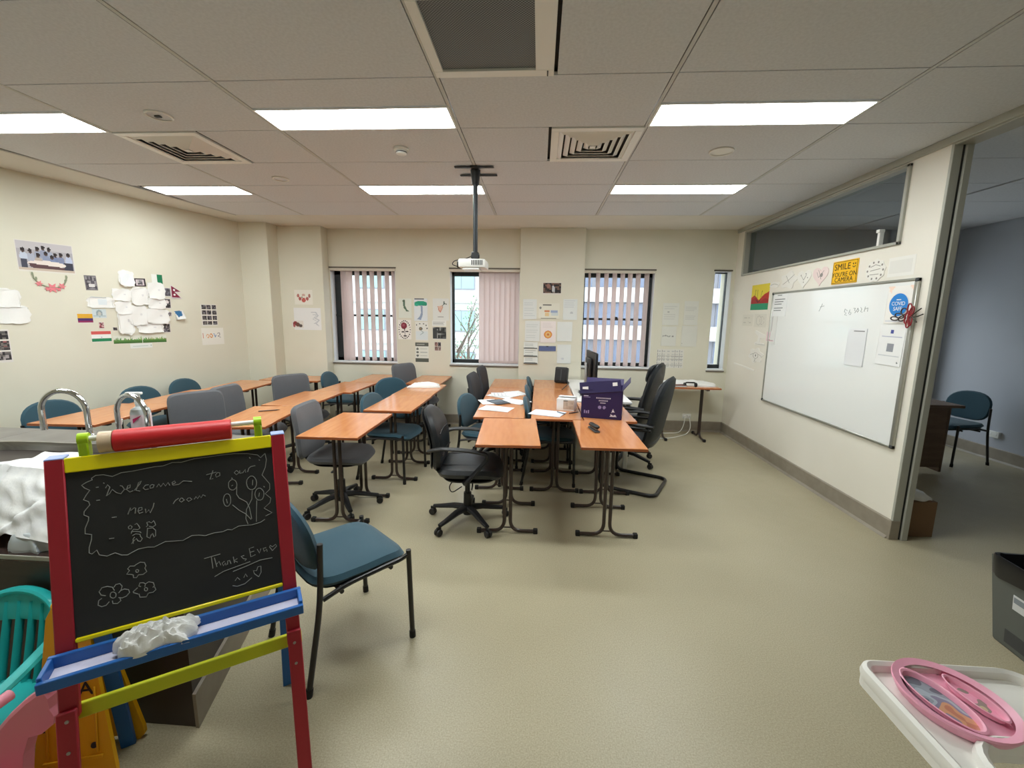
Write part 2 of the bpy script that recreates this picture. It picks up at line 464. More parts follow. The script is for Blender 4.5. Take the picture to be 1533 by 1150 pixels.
# tiles of the neighbouring office
for i, x0 in enumerate((2.74, 4.0)):
    x1 = 3.99 if i == 0 else XFAR
    for r in range(-2, 7):
        y0 = GY0 + .6 * r
        tile_piece(x0, x1, y0, min(y0 + .6, 6.2))

# ---- walls
WIN = [(-3.05, -2.085), (-1.29, -0.29), (0.61, 1.585), (2.385, 2.61)]
ZS, ZH = 0.905, 2.265
WT = 0.34
mb = MB()
mb.box(-4.6, 2.95, YB, YB + WT, 0, ZS); mb.box(-4.6, 2.95, YB, YB + WT, ZH, CEIL + .03); mb.box(2.95, 5.25, YB, YB + WT, 0, .3); mb.box(2.95, 5.25, YB, YB + WT, 2.2, CEIL + .03); mb.box(5.25, XFAR + .2, YB, YB + WT, 0, ZS); mb.box(5.25, XFAR + .2, YB, YB + WT, ZH, CEIL + .03)
edges = [-4.6] + [q for wq in WIN + [(2.95, 5.25)] for q in wq] + [XFAR + .2]
for i in range(0, len(edges), 2): mb.box(edges[i], edges[i + 1], YB, YB + WT, ZS, ZH)
struct('wall_back', mb, M_WALL)
struct('wall_column', MB().rbox(-0.285, 0.605, 6.08, YB + .02, 0, CEIL, .004), M_WALL)
mb = MB(); mb.rbox(-4.7, -3.70, 5.77, YB + .02, 0, CEIL, .004); mb.rbox(-3.71, -3.065, 6.0, YB + .02, 0, CEIL, .004)
struct('wall_corner', mb, M_WALL)
mb = MB()
a = (lw_x(YREAR), YREAR); b = (lw_x(6.3), 6.3)
mb.prism([(a[0] - .15, a[1]), (a[0], a[1]), (b[0], b[1]), (b[0] - .15, b[1])], CEIL + .03)
struct('wall_left', mb, M_WALL)
struct('wall_rear', MB().box(-6.6, XFAR + .2, YREAR - .15, YREAR, 0, CEIL + .03), M_WALL)
# right partition with a transom opening
PY0, PY1, PZ0, PZ1 = 3.46, 5.97, 2.18, 2.745
XP = XR + 0.10
mb = MB()
mb.box(XR, XP, 3.165, YB, 0, PZ0); mb.box(XR, XP, 3.165, PY0, PZ0, CEIL + .03); mb.box(XR, XP, PY1, YB, PZ0, CEIL + .03)
mb.box(XR, XP, PY0, PY1, PZ1, CEIL + .03); mb.box(XR, XP, YREAR, -0.3, 0, CEIL + .03)
struct('wall_right', mb, M_WALLR)
mb = MB(); mb.box(XFAR, XFAR + .15, YREAR, 6.6, 0, CEIL + .03); mb.box(XP, XFAR, -0.65, -0.5, 0, CEIL + .03)
struct('wall_office', mb, M_WALLGREY)
oe = MB(); oe.box(XP, XFAR, YB - .03, YB, 0, .3); oe.box(XP, XFAR, YB - .03, YB, 2.2, CEIL); oe.box(XP, 2.95, YB - .03, YB, .3, 2.2); oe.box(5.25, XFAR, YB - .03, YB, .3, 2.2)
struct('wall_office_end', oe, M_WALLGREY)
# skirtings
BH = 0.15
# profile offsets run towards the left-hand side of each run, so walk with the room on the left
def wallrun(x0, y0, x1, y1, th=0.012):
    d = Vector((x1 - x0, y1 - y0)).normalized(); n = Vector((-d.y, d.x)) * th
    m2 = Vector((-d.y, d.x)) * .028
    mb = MB()
    P = [((x0, y0), (x1, y1))]
    vs = []; prof = [(0, 0), (.028, 0), (.026, .004), (th, .02), (th, BH - .008), (.004, BH), (0, BH)]
    for (px, py) in ((x0, y0), (x1, y1)):
        for (o_, z) in prof: vs.append((px + (-d.y) * o_, py + d.x * o_, z))
    k = len(prof)
    fs = [tuple(range(k)), tuple(range(2 * k - 1, k - 1, -1))] + [(i, k + i, k + (i + 1) % k, (i + 1) % k) for i in range(k)]
    mb.add(vs, fs); return mb
def join(*mbs):
    o = MB()
    for q in mbs: o.add(q.v, q.f)
    return o
struct('baseboard_back', join(wallrun(XR, YB, .605, YB), wallrun(.605, 6.08, -.285, 6.08), wallrun(-.285, YB, -3.065, YB), wallrun(-3.065, 6.0, -3.70, 6.0), wallrun(-3.70, 5.77, -4.15, 5.77)), M_BASE)
struct('baseboard_right', join(wallrun(XR, 3.165, XR, YB)), M_BASE)
struct('baseboard_left', join(wallrun(lw_x(5.8), 5.8, lw_x(YREAR), YREAR)), M_BASE)
struct('baseboard_office', join(wallrun(XFAR, -.5, XFAR, YB - .03), wallrun(XFAR, YB - .03, XP, YB - .03)), M_BASE)

# transom window in the partition
M_TRANSOM = glass_mat('tinted_transom_glass', (0.72, 0.75, 0.76, 1), 0.06)
fr = MB(); t = .045
xf0, xf1 = XR - .018, XP + .01
fr.rbox(xf0, xf1, PY0 - .0, PY0 + .028, PZ0, PZ1, .003); fr.rbox(xf0, xf1, PY1 - t, PY1 + .0, PZ0, PZ1, .003)
fr.rbox(xf0, xf1, PY0, PY1, PZ0, PZ0 + .022, .003); fr.rbox(xf0, xf1, PY0, PY1, PZ1 - .022, PZ1, .003)
wn = struct('window_5', fr, M_ALUP)
obj('pane', MB().box(XR + .045, XR + .053, PY0 + .028, PY1 - t, PZ0 + .022, PZ1 - .022), M_TRANSOM, wn, smooth=False)
obj('latch', join(MB().rbox(XR - .014, XR + .02, 3.66, 3.685, PZ0 + .01, PZ0 + .13, .003), MB().rbox(XR - .024, XR + .02, 3.655, 3.69, PZ0 + .12, PZ0 + .145, .003)), M_WHITEPL, wn)
# top trim of the partition along the ceiling
struct('trim_1', MB().rbox(XR - .02, XR + .002, -.3, YB, CEIL - .05, CEIL, .004), M_ALUP)
# wide door opening: aluminium jamb with seal, head track
dj = MB(); dj.rbox(XR - .003, XR + .052, 3.145, 3.166, 0, CEIL, .002); dj.rbox(XR + .07, XP + .012, 3.135, 3.166, 0, CEIL, .002)
dr = struct('door_1', dj, M_ALUP)
obj('seal', MB().box(XR + .05, XR + .072, 3.152, 3.166, 0, CEIL), M_DARKGAP, dr, smooth=False)
obj('head_track', join(MB().rbox(XR - .003, XP + .02, -.3, 3.145, CEIL - .06, CEIL + .012, .003)), M_ALUP, dr)
obj('jamb', join(MB().rbox(XR - .02, XR + .05, -.37, -.3, 0, CEIL, .004)), M_ALUP, dr)
obj('skirting_end', MB().rbox(XR - .014, XR + .053, 3.143, 3.17, 0, .15, .003), M_BASE, dr)

# windows in the back wall
M_GLASS = glass_mat('window_glass', (0.97, 0.985, 0.98, 1), 0.02)
YF0, YF1 = YB + .125, YB + .185
for i, (x0, x1) in enumerate(WIN):
    fr = MB(); t = .055 if i < 3 else .02
    lw_, rw_ = (.10, .03) if i == 0 else ((.035, .035) if i == 1 else ((.03, .10) if i == 2 else (.012, .012)))
    fr.rbox(x0, x0 + lw_, YF0, YF1, ZS, ZH, .004); fr.rbox(x1 - rw_, x1, YF0, YF1, ZS, ZH, .004)
    fr.rbox(x0, x1, YF0, YF1, ZS, ZS + .06, .004); fr.rbox(x0, x1, YF0, YF1, ZH - (.09 if i < 3 else .02), ZH, .004)
    if i in (0, 2): fr.rbox(x0, x1, YF0 - .01, YF1, 1.575, 1.605, .004)
    wn = struct('window_%d' % (i + 1), fr, M_BLACKFRAME, smooth=True)
    zz = [(ZS + .06, 1.575), (1.605, ZH - .09)] if i in (0, 2) else [(ZS + .06, ZH - (.09 if i < 3 else .02))]
    for (a, b) in zz:
        obj('pane', MB().box(x0 + lw_, x1 - rw_, YF0 + .025, YF0 + .031, a, b), M_GLASS, wn, smooth=False)
    if i in (0, 2): obj('latch', MB().rbox((x0 + x1) / 2 - .02, (x0 + x1) / 2 + .02, YF0 - .035, YF0 - .01, 1.585, 1.625, .004), M_BLACKPL, wn)
    e = .006
    rv = MB()
    rv.box(x0 - .001, x0 + e, YB + .001, YF0, ZS, ZH); rv.box(x1 - e, x1 + .001, YB + .001, YF0, ZS, ZH); rv.box(x0, x1, YB + .001, YF0, ZH - e, ZH + .001)
    obj('reveal', rv, M_REVEAL, wn, smooth=False)
    obj('sill', MB().rbox(x0 - .01, x1 + .01, YB - .018, YF0, ZS - .012, ZS + .008, .003), M_REVEAL, wn)
    obj('sill_edge', MB().rbox(x0 - .012, x1 + .012, YB - .02, YB - .002, ZS - .03, ZS - .012, .003), mat('grey_sill_edge', (120, 112, 104), .5), wn)
    obj('head_strip', MB().rbox(x0 - .012, x1 + .012, YB - .012, YB - .001, ZH - .003, ZH + .017, .002), mat('dark_head_strip', (96, 88, 76), .5), wn)

of = join(MB().rbox(2.95, 3.01, YF0, YF1, .3, 2.2, .004), MB().rbox(5.19, 5.25, YF0, YF1, .3, 2.2, .004), MB().rbox(4.07, 4.13, YF0, YF1, .3, 2.2, .004), MB().rbox(2.95, 5.25, YF0, YF1, .3, .36, .004), MB().rbox(2.95, 5.25, YF0, YF1, 2.14, 2.2, .004))
wn = struct('window_6', of, M_BLACKFRAME)  # unseen window, added and enlarged to brighten the office
for (a, b) in ((3.01, 4.07), (4.13, 5.19)): obj('pane', MB().box(a, b, YF0 + .025, YF0 + .031, .36, 2.14), M_GLASS, wn, smooth=False)

# vertical blinds
def slat_mat():
    m = bpy.data.materials.new('blind_fabric'); m.use_nodes = True; nt = m.node_tree; nt.nodes.remove(nt.nodes['Principled BSDF'])
    d = nt.nodes.new('ShaderNodeBsdfDiffuse'); t_ = nt.nodes.new('ShaderNodeBsdfTranslucent'); mx = nt.nodes.new('ShaderNodeMixShader')
    d.inputs[0].default_value = lin((232, 222, 218)); t_.inputs[0].default_value = lin((240, 228, 227)); mx.inputs[0].default_value = 0.55
    nt.links.new(d.outputs[0], mx.inputs[1]); nt.links.new(t_.outputs[0], mx.inputs[2]); nt.links.new(mx.outputs[0], nt.nodes['Material Output'].inputs[0])
    return m
M_SLAT = slat_mat()
SL_Z0, SL_Z1 = ZS + .022, ZH - .035
def slat_mesh():
    def f(u, v):
        x = (u - .5) * .089; return (x, -.006 * (1 - (2 * u - 1) ** 2), SL_Z0 + v * (SL_Z1 - SL_Z0))
    a = MB().sheet(6, 1, f); n = len(a.v)
    a.add([(x, y + .0012, z) for x, y, z in a.v], [tuple(reversed(q)) for q in a.f]); return a
def blind(i, label, slats):
    x0, x1 = WIN[i]
    t_ = thing('vertical_blind', label, 'blind', ((x0 + x1) / 2, YB + .05, 0), group='vertical window blinds')
    cx = (x0 + x1) / 2
    obj('head_rail', MB().rbox(x0 - cx + .0, x1 - cx - .0, -.065, -.015, ZH - .04, ZH - .004, .004), mat('cream_head_rail', (214, 206, 192), .5), t_)
    for (x, ang) in slats:
        s_ = obj('slat', cm('slat', slat_mesh, M_SLAT), None, t_, loc=(x - cx, 0, 0), rotz=ang)
        obj('bottom_weight', cm('bottom_weight', lambda: MB().rbox(-.043, .043, -.008, .003, SL_Z0 - .004, SL_Z0 + .03, .001), M_SLAT), None, s_)
q = math.radians
blind(0, 'open vertical blind with pinkish slats on the window beside the corner pillar', [(-2.885, q(72)), (-2.85, q(60)), (-2.79, q(30)), (-2.67, q(66)), (-2.56, q(67)), (-2.45, q(66)), (-2.34, q(68)), (-2.225, q(66)), (-2.13, q(70))])
blind(1, 'beige vertical blind closed across half of the middle window', [(-.835 + .0735 * k, q(9)) for k in range(8)])
blind(2, 'open vertical blind on the window behind the computer monitor', [(.69, q(-75)), (.81, q(-57)), (.926, q(-56)), (1.04, q(-56)), (1.15, q(-57)), (1.255, q(-56)), (1.366, q(-55)), (1.485, q(-56))])

# ceiling fittings
M_PANEL = emit_mat('led_panel_diffuser', (0.945, 1.0, 0.985, 1), PANEL_STRENGTH)
LAB = {(0, 0): 'left end one of the front row', }
names = {0: 'front', 3: 'back'}
def light_panel(x0, x1, y0, y1, label, group):
    cx, cy = (x0 + x1) / 2, (y0 + y1) / 2; hx, hy = (x1 - x0) / 2 - .006, (y1 - y0) / 2 - .006
    t_ = thing('ceiling_light', label, 'light', (cx, cy, CEIL), group=group)
    obj('diffuser', MB().box(-hx + .012, hx - .012, -hy + .012, hy - .012, -.001, .006), M_PANEL, t_, smooth=False)
    fr = MB(); e = .012
    fr.box(-hx, hx, -hy, -hy + e, -.006, .012); fr.box(-hx, hx, hy - e, hy, -.006, .012); fr.box(-hx, -hx + e, -hy + e, hy - e, -.006, .012); fr.box(hx - e, hx, -hy + e, hy - e, -.006, .012)
    obj('frame', fr, M_WHITE, t_, smooth=False)
for (x0, x1, y0, y1) in LIGHTS:
    col_ = 'left' if x0 < -2.5 else ('mid' if x0 < 0 else 'right')
    if y0 > 4: lab = {'left': 'flat white light panel over the tables by the left wall, in the far row', 'mid': 'flat white light panel in the far row, crossed by the projector pole', 'right': 'flat white light panel in the far row, over the computer desk'}[col_]
    elif y0 > 2: lab = {'left': 'lit ceiling panel cut off by the left edge of the photo', 'mid': 'large lit ceiling panel between smoke detector and return grille', 'right': 'large lit ceiling panel closest to the glazed partition'}[col_]
    else: lab = {'left': 'unseen ceiling panel added above the sink to brighten the room', 'mid': 'unseen ceiling panel added above the camera to brighten the room', 'right': 'unseen ceiling panel added by the door opening to brighten the room'}[col_]  # near row: unseen panels added to brighten the room
    light_panel(x0, x1, y0, y1, lab, 'recessed ceiling light panels')
# square louvred air diffusers
def diffuser(x0, y0, label):
    t_ = thing('air_diffuser', label, 'vent', (x0 + .3, y0 + .3, CEIL), group='square ceiling air diffusers')
    fr = MB(); h = .296; e = .05
    for (a, b, c, d) in ((-h, h, -h, -h + e), (-h, h, h - e, h), (-h, -h + e, -h + e, h - e), (h - e, h, -h + e, h - e)): fr.rbox(a, b, c, d, -.008, .006, .002)
    obj('frame', fr, M_WHITE, t_)
    obj('duct', MB().box(-.25, .25, -.25, .25, .022, .028), M_DARKGAP, t_, smooth=False)
    for k in range(5):
        a = .246 - k * .046; b = a - .03
        v = []; f = []
        for (hh, z) in ((a, .004), (b, -.014), (b - .003, -.011), (a - .003, .008)):
            v += [(-hh, -hh, z), (hh, -hh, z), (hh, hh, z), (-hh, hh, z)]
        for i in range(4):
            j = (i + 1) % 4
            for r_ in range(4): f.append((r_ * 4 + i, r_ * 4 + j, ((r_ + 1) % 4) * 4 + j, ((r_ + 1) % 4) * 4 + i))
        obj('louvre', MB().add(v, f), M_WHITE, t_, smooth=False)
    obj('centre_plate', MB().box(-.02, .02, -.02, .02, -.014, -.01), M_WHITE, t_, smooth=False)
diffuser(GX0, GY0 + .6, 'white square louvred air diffuser near the left wall')
diffuser(GX0 + 3.0, GY0 + .6, 'white square louvred air diffuser beside the right light panel')
# return grille with fine mesh
t_ = thing('return_grille', 'large grey mesh return air grille in white frame on ceiling', 'vent', (GX0 + 2.7, GY0 - .3, CEIL))
fr = MB(); h = .297
for (a, b, c, d) in ((-h, h, h - .055, h), (-h, h, -h, -h + .055), (-h, -h + .045, -h + .055, h - .055), (h - .09, h, -h + .055, h - .055)): fr.rbox(a, b, c, d, -.008, .006, .002)
obj('frame', fr, M_WHITE, t_)
def grille_mat():
    m = bpy.data.materials.new('grey_mesh_grille'); m.use_nodes = True; nt = m.node_tree; b = nt.nodes['Principled BSDF']
    tc = nt.nodes.new('ShaderNodeTexCoord'); ck = nt.nodes.new('ShaderNodeTexChecker'); ck.inputs['Scale'].default_value = 150
    ck.inputs[1].default_value = lin((70, 75, 80)); ck.inputs[2].default_value = lin((134, 140, 144))
    nt.links.new(tc.outputs['Object'], ck.inputs[0]); nt.links.new(ck.outputs[0], b.inputs['Base Color']); b.inputs['Roughness'].default_value = .6
    return m
obj('mesh_panel', MB().box(-h + .045, h - .09, -h + .055, h - .055, .004, .008), grille_mat(), t_, smooth=False)
obj('latch', MB().rbox(h - .035, h - .028, h - .05, h - .005, -.012, -.006, .002), M_DGREYPL, t_)
# smoke detector and small ceiling discs
t_ = thing('smoke_detector', 'white round smoke detector hanging from ceiling tile', 'smoke detector', (-1.04, 3.29, CEIL))
obj('base', MB().lathe([(.001, 0), (.055, 0), (.055, -.012), (.05, -.016), (.001, -.016)], 24), M_WHITEPL, t_)
obj('sensor_head', MB().lathe([(.036, -.016), (.04, -.024), (.038, -.038), (.026, -.046), (.001, -.047)], 24), M_WHITEPL, t_)
obj('slot_ring', MB().lathe([(.0405, -.026), (.0405, -.032), (.037, -.032), (.037, -.026)], 24, cap=False), M_DGREYPL, t_)
for (x, y, nm, lab, rr) in ((-2.39, 2.73, 'ceiling_sensor', 'round ceiling disc between left light panels and diffuser', .075), (1.28, 3.39, 'ceiling_speaker', 'white round ceiling disc behind the right light panel', .085), (-2.37, 3.96, 'ceiling_cover', 'faint round cover plate past the left air diffuser', .07)):
    t_ = thing(nm, lab, 'ceiling disc', (x, y, CEIL))
    obj('rim', MB().lathe([(rr - .012, .0), (rr, -.001), (rr, -.007), (rr - .004, -.01), (rr - .014, -.008)], 28, cap=False), M_WHITEPL, t_)
    obj('cover', MB().lathe([(.001, -.004), (rr - .012, -.004), (rr - .012, .002), (.001, .002)], 28), M_TILE if nm != 'ceiling_speaker' else M_WHITEPL, t_)
    if nm == 'ceiling_sensor': obj('lens', MB().rbox(-.025, .012, -.012, .012, -.014, -.004, .003), M_DGREYPL, t_)
# projector on a ceiling pole
t_ = thing('projector', 'white projector hanging from a black ceiling pole', 'projector', (-.56, 3.66, CEIL))
mt = MB(); mt.rbox(-.16, .16, -.015, .015, -.016, -.008, .002); mt.rbox(-.15, .17, .19, .22, -.016, -.008, .002); mt.rbox(-.03, .03, -.02, .22, -.012, -.004, .002)
obj('ceiling_mount', mt, M_BLACKPL, t_)
obj('pole_sleeve', MB().cyl((0, .08, -.01), (0, .08, -.12), .042, .03, 16), M_BLACKPL, t_)
obj('pole', MB().cyl((0, .08, -.1), (0, .08, -.675), .02, .02, 14), mat('dark_grey_pole', (58, 62, 66), .35, .4), t_)
obj('bracket', join(MB().rbox(-.03, .03, .05, .11, -.735, -.665, .006), MB().cyl((-.035, .08, -.70), (.035, .08, -.70), .018)), M_BLACKPL, t_)
pb = obj('body', MB().rbox(-.125, .10, -.05, .2, -.805, -.735, .012, seg=2), M_WHITEPL, t_)
for k in range(7): obj('vent_slot', cm('vent_slot', lambda: MB().box(-.004, .004, -.001, .001, -.02, .02), M_DGREYPL), None, pb, loc=(-.01 + .014 * k, -.0505, -.765))
obj('lens', MB().cyl((-.12, .06, -.77), (-.15, .06, -.77), .032, .03, 18), M_BLACKPL, t_)
obj('underside_glare', MB().rbox(-.09, .05, -.04, .1, -.825, -.805, .005), M_WHITE, t_)  # white block stands in for the glare under the projector
obj('cable', MB().tube(fillet([(-.02, .08, -.69), (-.08, .08, -.72), (-.18, .06, -.74), (-.2, .06, -.77), (-.14, .06, -.79)], .03), .004, 6), M_BLACKPL, t_)

# ------------------------------------------------------------------ tables
TZ = 0.73
def leg_path(s, sd):
    # one bent tube: upright near the centre line, sweeping outwards into a foot
    return fillet([(sd * .022, 0, .70), (sd * .022, 0, .018), (sd * .215, 0, .018)], .09, 7)
def table(label, cx, cy, rot=0.0, wd=.45, ln=.78, group=None, inset=.15):
    t_ = thing('classroom_table', label, 'table', (cx, cy, 0), rot, group)
    k = '|%.3f|%.3f' % (wd, ln)
    obj('tabletop', cm('tabletop' + k, lambda: MB().rbox(-wd / 2, wd / 2, -ln / 2, ln / 2, TZ - .022, TZ, .003), M_WOOD), None, t_)
    def band():
        m = MB(); e = .0015
        m.box(-wd / 2 - e, wd / 2 + e, -ln / 2 - e, -ln / 2, TZ - .02, TZ - .003); m.box(-wd / 2 - e, wd / 2 + e, ln / 2, ln / 2 + e, TZ - .02, TZ - .003)
        m.box(-wd / 2 - e, -wd / 2, -ln / 2, ln / 2, TZ - .02, TZ - .003); m.box(wd / 2, wd / 2 + e, -ln / 2, ln / 2, TZ - .02, TZ - .003); return m
    obj('edge_band', cm('edge_band' + k, band, M_WOODEDGE), None, t_)
    def rails():
        m = MB(); y = ln / 2 - inset
        m.rbox(-wd / 2 + .03, wd / 2 - .03, -y - .018, -y + .018, TZ - .045, TZ - .022, .003); m.rbox(-wd / 2 + .03, wd / 2 - .03, y - .018, y + .018, TZ - .045, TZ - .022, .003)
        m.rbox(-.02, .02, -y, y, TZ - .055, TZ - .022, .003); return m
    obj('under_frame', cm('under_frame' + k, rails, M_LEGBRN), None, t_)
    for sy in (-1, 1):
        for sx in (-1, 1):
            def lg(sx=sx):
                m = MB().tube(leg_path(0, sx), .0135, 8)
                return m
            l = obj('leg', cm('leg%d' % sx, lg, M_LEGBRN), None, t_, loc=(0, sy * (ln / 2 - inset), 0))
            obj('foot_cap', cm('foot_cap%d' % sx, lambda sx=sx: MB().rbox(min(sx * .195, sx * .228), max(sx * .195, sx * .228), -.017, .017, 0, .036, .004), M_CAP), None, l)
        obj('leg_tie', cm('leg_tie', lambda: MB().cyl((-.05, 0, .045), (.05, 0, .045), .005, seg=6), M_LEGBRN), None, t_, loc=(0, sy * (ln / 2 - inset), 0))
    return t_
GT = 'orange topped classroom tables'
table('small orange table standing in front of the paper-strewn pair, black armchair beside it', -.215, 3.225, q(3.0), group=GT)
table('orange table with a lone sheet and dark tablet among papers', -.345, 4.03, q(1.5), group=GT)
table('orange table strewn with overlapping white sheets, between two other paired tables', -.36, 4.815, q(1.5), group=GT)
table('orange table against the column, behind the paper-covered ones', -.38, 5.60, q(1), group=GT, ln=.76)
table('orange table holding the white carton and a fanned sheet', .175, 4.03, q(0), group=GT)
table('bare orange table between white carton and column', .175, 4.815, q(0), group=GT)
table('orange table under the small black speaker', .175, 5.60, q(0), group=GT, ln=.76)
table('orange table with a stapler lying on it', .535, 3.235, q(0), group=GT)
table('orange table carrying the purple box', .635, 4.02, q(0), group=GT)
table('glossy orange table with grey swivel chair tucked under, nearest the easel', -1.515, 3.27, q(1), group=GT)
table('orange table behind the one nearest the easel, teal chair under it', -1.385, 4.165, q(0), group=GT)
table('orange table with crumpled white sheets at its far end', -1.395, 4.955, q(0), group=GT)
table('orange table against the wall below the small grey flower drawing', -1.49, 5.76, q(0), group=GT)
table('orange table with a pencil on it, behind the easel roll', -2.395, 3.45, q(9), group=GT)
table('orange table right behind the one with the pencil', -2.43, 4.25, q(0), group=GT)
table('orange table third back in the row starting with the pencil', -2.325, 5.015, q(-2), group=GT, ln=.735)
table('orange table under the first window, end of the pencil row', -2.24, 5.775, q(0), group=GT, ln=.74)
table('orange table by the left wall just behind the taps', -3.70, 3.38, q(2), wd=.54, group=GT)
table('orange table by the left wall below the grass strip', -3.66, 4.165, q(2.5), wd=.52, group=GT)
table('orange table by the left wall, closest to the corner pillar', -3.62, 4.94, q(3), wd=.50, group=GT, ln=.76)
table('orange table pushed crosswise against the corner pillar', -3.29, 5.60, q(90), wd=.46, ln=.80, group=GT)
table('orange side table heaped with white papers in the right corner', 1.97, 5.83, q(90), wd=.48, ln=.80, group=GT)

# ------------------------------------------------------------------ chairs
def visitor_chair(label, x, y, face, fabric=None, scale=1.0, group='teal stacking chairs'):
    # face: heading of the sitter in degrees, measured from +x
    t_ = thing('visitor_chair', label, 'chair', (x, y, 0), math.radians(face - 90), group)
    def seat_fn(px, py, pz):
        z = .455 + pz
        if py > .08: z -= (py - .08) ** 2 * 1.6
        z += .16 * px * px - .02 * (1 - (py / .23) ** 2) * .6
        return (px, py, z)
    obj('seat', cm('vc_seat', lambda: MB().pad(.232, .235, .034, .03, 5.0, fn=seat_fn, k=4, seg=36), M_TEAL), None, t_)
    def shell_fn(px, py, pz):
        a = seat_fn(px, py, pz); return (a[0], a[1], a[2] - .026)
    obj('seat_shell', cm('vc_shell', lambda: MB().pad(.225, .226, .012, .014, 4.0, fn=shell_fn, k=4), M_BLACKPL), None, t_)
    def back_fn(px, py, pz):
        z = .66 + py; yy = -.215 - (z - .5) * .20 + .42 * px * px + pz
        return (px, yy, z)
    obj('backrest', cm('vc_back', lambda: MB().pad(.228, .165, .026, .022, 3.4, fn=back_fn, k=4, nb=2.3), M_TEAL), None, t_)
    for s in (-1, 1):
        l = obj('leg', cm('vc_fl%d' % s, lambda s=s: MB().tube([(s * .25, .215, .0), (s * .246, .205, .475)], .0125, 10), M_METALBLK), None, t_)
        obj('foot_cap', cm('vc_fc%d' % s, lambda s=s: MB().cyl((s * .25, .215, 0), (s * .25, .214, .035), .0155, seg=10), M_CAP), None, l)
        l = obj('leg', cm('vc_rl%d' % s, lambda s=s: MB().tube(fillet([(s * .245, -.29, 0), (s * .235, -.215, .40), (s * .235, -.205, .66)], .12, 6), .0125, 10), M_METALBLK), None, t_)
        obj('foot_cap', cm('vc_rc%d' % s, lambda s=s: MB().cyl((s * .245, -.29, 0), (s * .244, -.283, .035), .0155, seg=10), M_CAP), None, l)
        obj('seat_rail', cm('vc_sr%d' % s, lambda s=s: MB().tube(fillet([(s * .247, .205, .455), (s * .236, .17, .436), (s * .232, -.1, .428), (s * .235, -.205, .405)], .05, 4), .011, 8), M_METALBLK), None, t_)
    obj('cross_bar', cm('vc_cb', lambda: join(MB().cyl((-.23, .12, .41), (.23, .12, .41), .01, seg=8), MB().cyl((-.23, -.12, .40), (.23, -.12, .40), .01, seg=8)), M_METALBLK), None, t_)
    return t_

def star_base(t_, arm=.29, col_top=.40):
    obj('column', cm('sb_col%.2f' % col_top, lambda: join(MB().cyl((0, 0, .06), (0, 0, .24), .034, .03, 16), MB().cyl((0, 0, .22), (0, 0, col_top), .02, .02, 14)), M_BLACKPL), None, t_)
    for k in range(5):
        def spoke():
            m = MB(); P = [(0, .0, .115), (0, .12, .11), (0, arm * .8, .085), (0, arm, .075)]
            return m.tube(P, [.033, .028, .021, .018], 8, flat=(1, .8))
        s_ = obj('base_arm', cm('sb_arm%.2f' % arm, spoke, M_BLACKPL), None, t_, rotz=2 * PI * k / 5 + .3)
        def caster():
            m = MB()
            for sx in (-1, 1):
                m.lathe([(.004, -.009), (.024, -.009), (.027, -.005), (.027, .005), (.024, .009), (.004, .009)], 16, TR(sx * .013, arm + .012, .027) @ RY(PI / 2))
            m.rbox(-.006, .006, arm - .015, arm + .03, .03, .07, .003); m.cyl((0, arm, .05), (0, arm, .085), .007, seg=8)
            return m
        obj('caster', cm('sb_cast%.2f' % arm, caster, M_BLACKPL), None, s_)
def task_chair(label, x, y, face, group='grey swivel task chairs', fab=None, base_turn=0.0, top=.90, key='g'):
    t_ = thing('task_chair', label, 'chair', (x, y, 0), math.radians(face - 90), group)
    fab = fab or M_GREYFAB
    def sf(px, py, pz):
        z = .465 + pz
        if py > .1: z -= (py - .1) ** 2 * 1.8
        return (px, py + .02, z + .12 * px * px)
    obj('seat', cm('tc_seat' + key, lambda: MB().pad(.235, .235, .035, .04, 3.8, fn=sf, k=3.4), fab), None, t_)
    obj('seat_pan', cm('tc_pan', lambda: MB().pad(.20, .20, .01, .02, 3.5, fn=lambda a, b, c: (a, b + .02, .425 + c)), M_BLACKPL), None, t_)
    hh = .215
    def bf(px, py, pz):
        z = top - hh + py; yy = -.235 - (z - .5) * .22 + .30 * px * px + pz + .035 * math.sin((z - .55) * 5)
        return (px, yy, z)
    obj('backrest', cm('tc_back' + key + str(top), lambda: MB().pad(.215, hh, .032, .03, 7.0, fn=bf, k=4, seg=36), fab), None, t_)
    obj('back_bracket', cm('tc_br' + str(top), lambda: MB().tube(fillet([(0, 0, .40), (0, -.28, .40), (0, -.30, .55), (0, -.33, top - .18)], .06, 5), .022, 8, flat=(1.4, .5)), M_BLACKPL), None, t_)
    obj('tilt_housing', cm('tc_th', lambda: MB().rbox(-.06, .06, -.1, .1, .375, .425, .012), M_BLACKPL), None, t_)
    obj('lever', cm('tc_lv', lambda: join(MB().cyl((.05, .02, .40), (.22, .04, .395), .006, seg=6), MB().rbox(.2, .25, .03, .05, .388, .402, .004)), M_BLACKPL), None, t_)
    star_base(t_)
    return t_
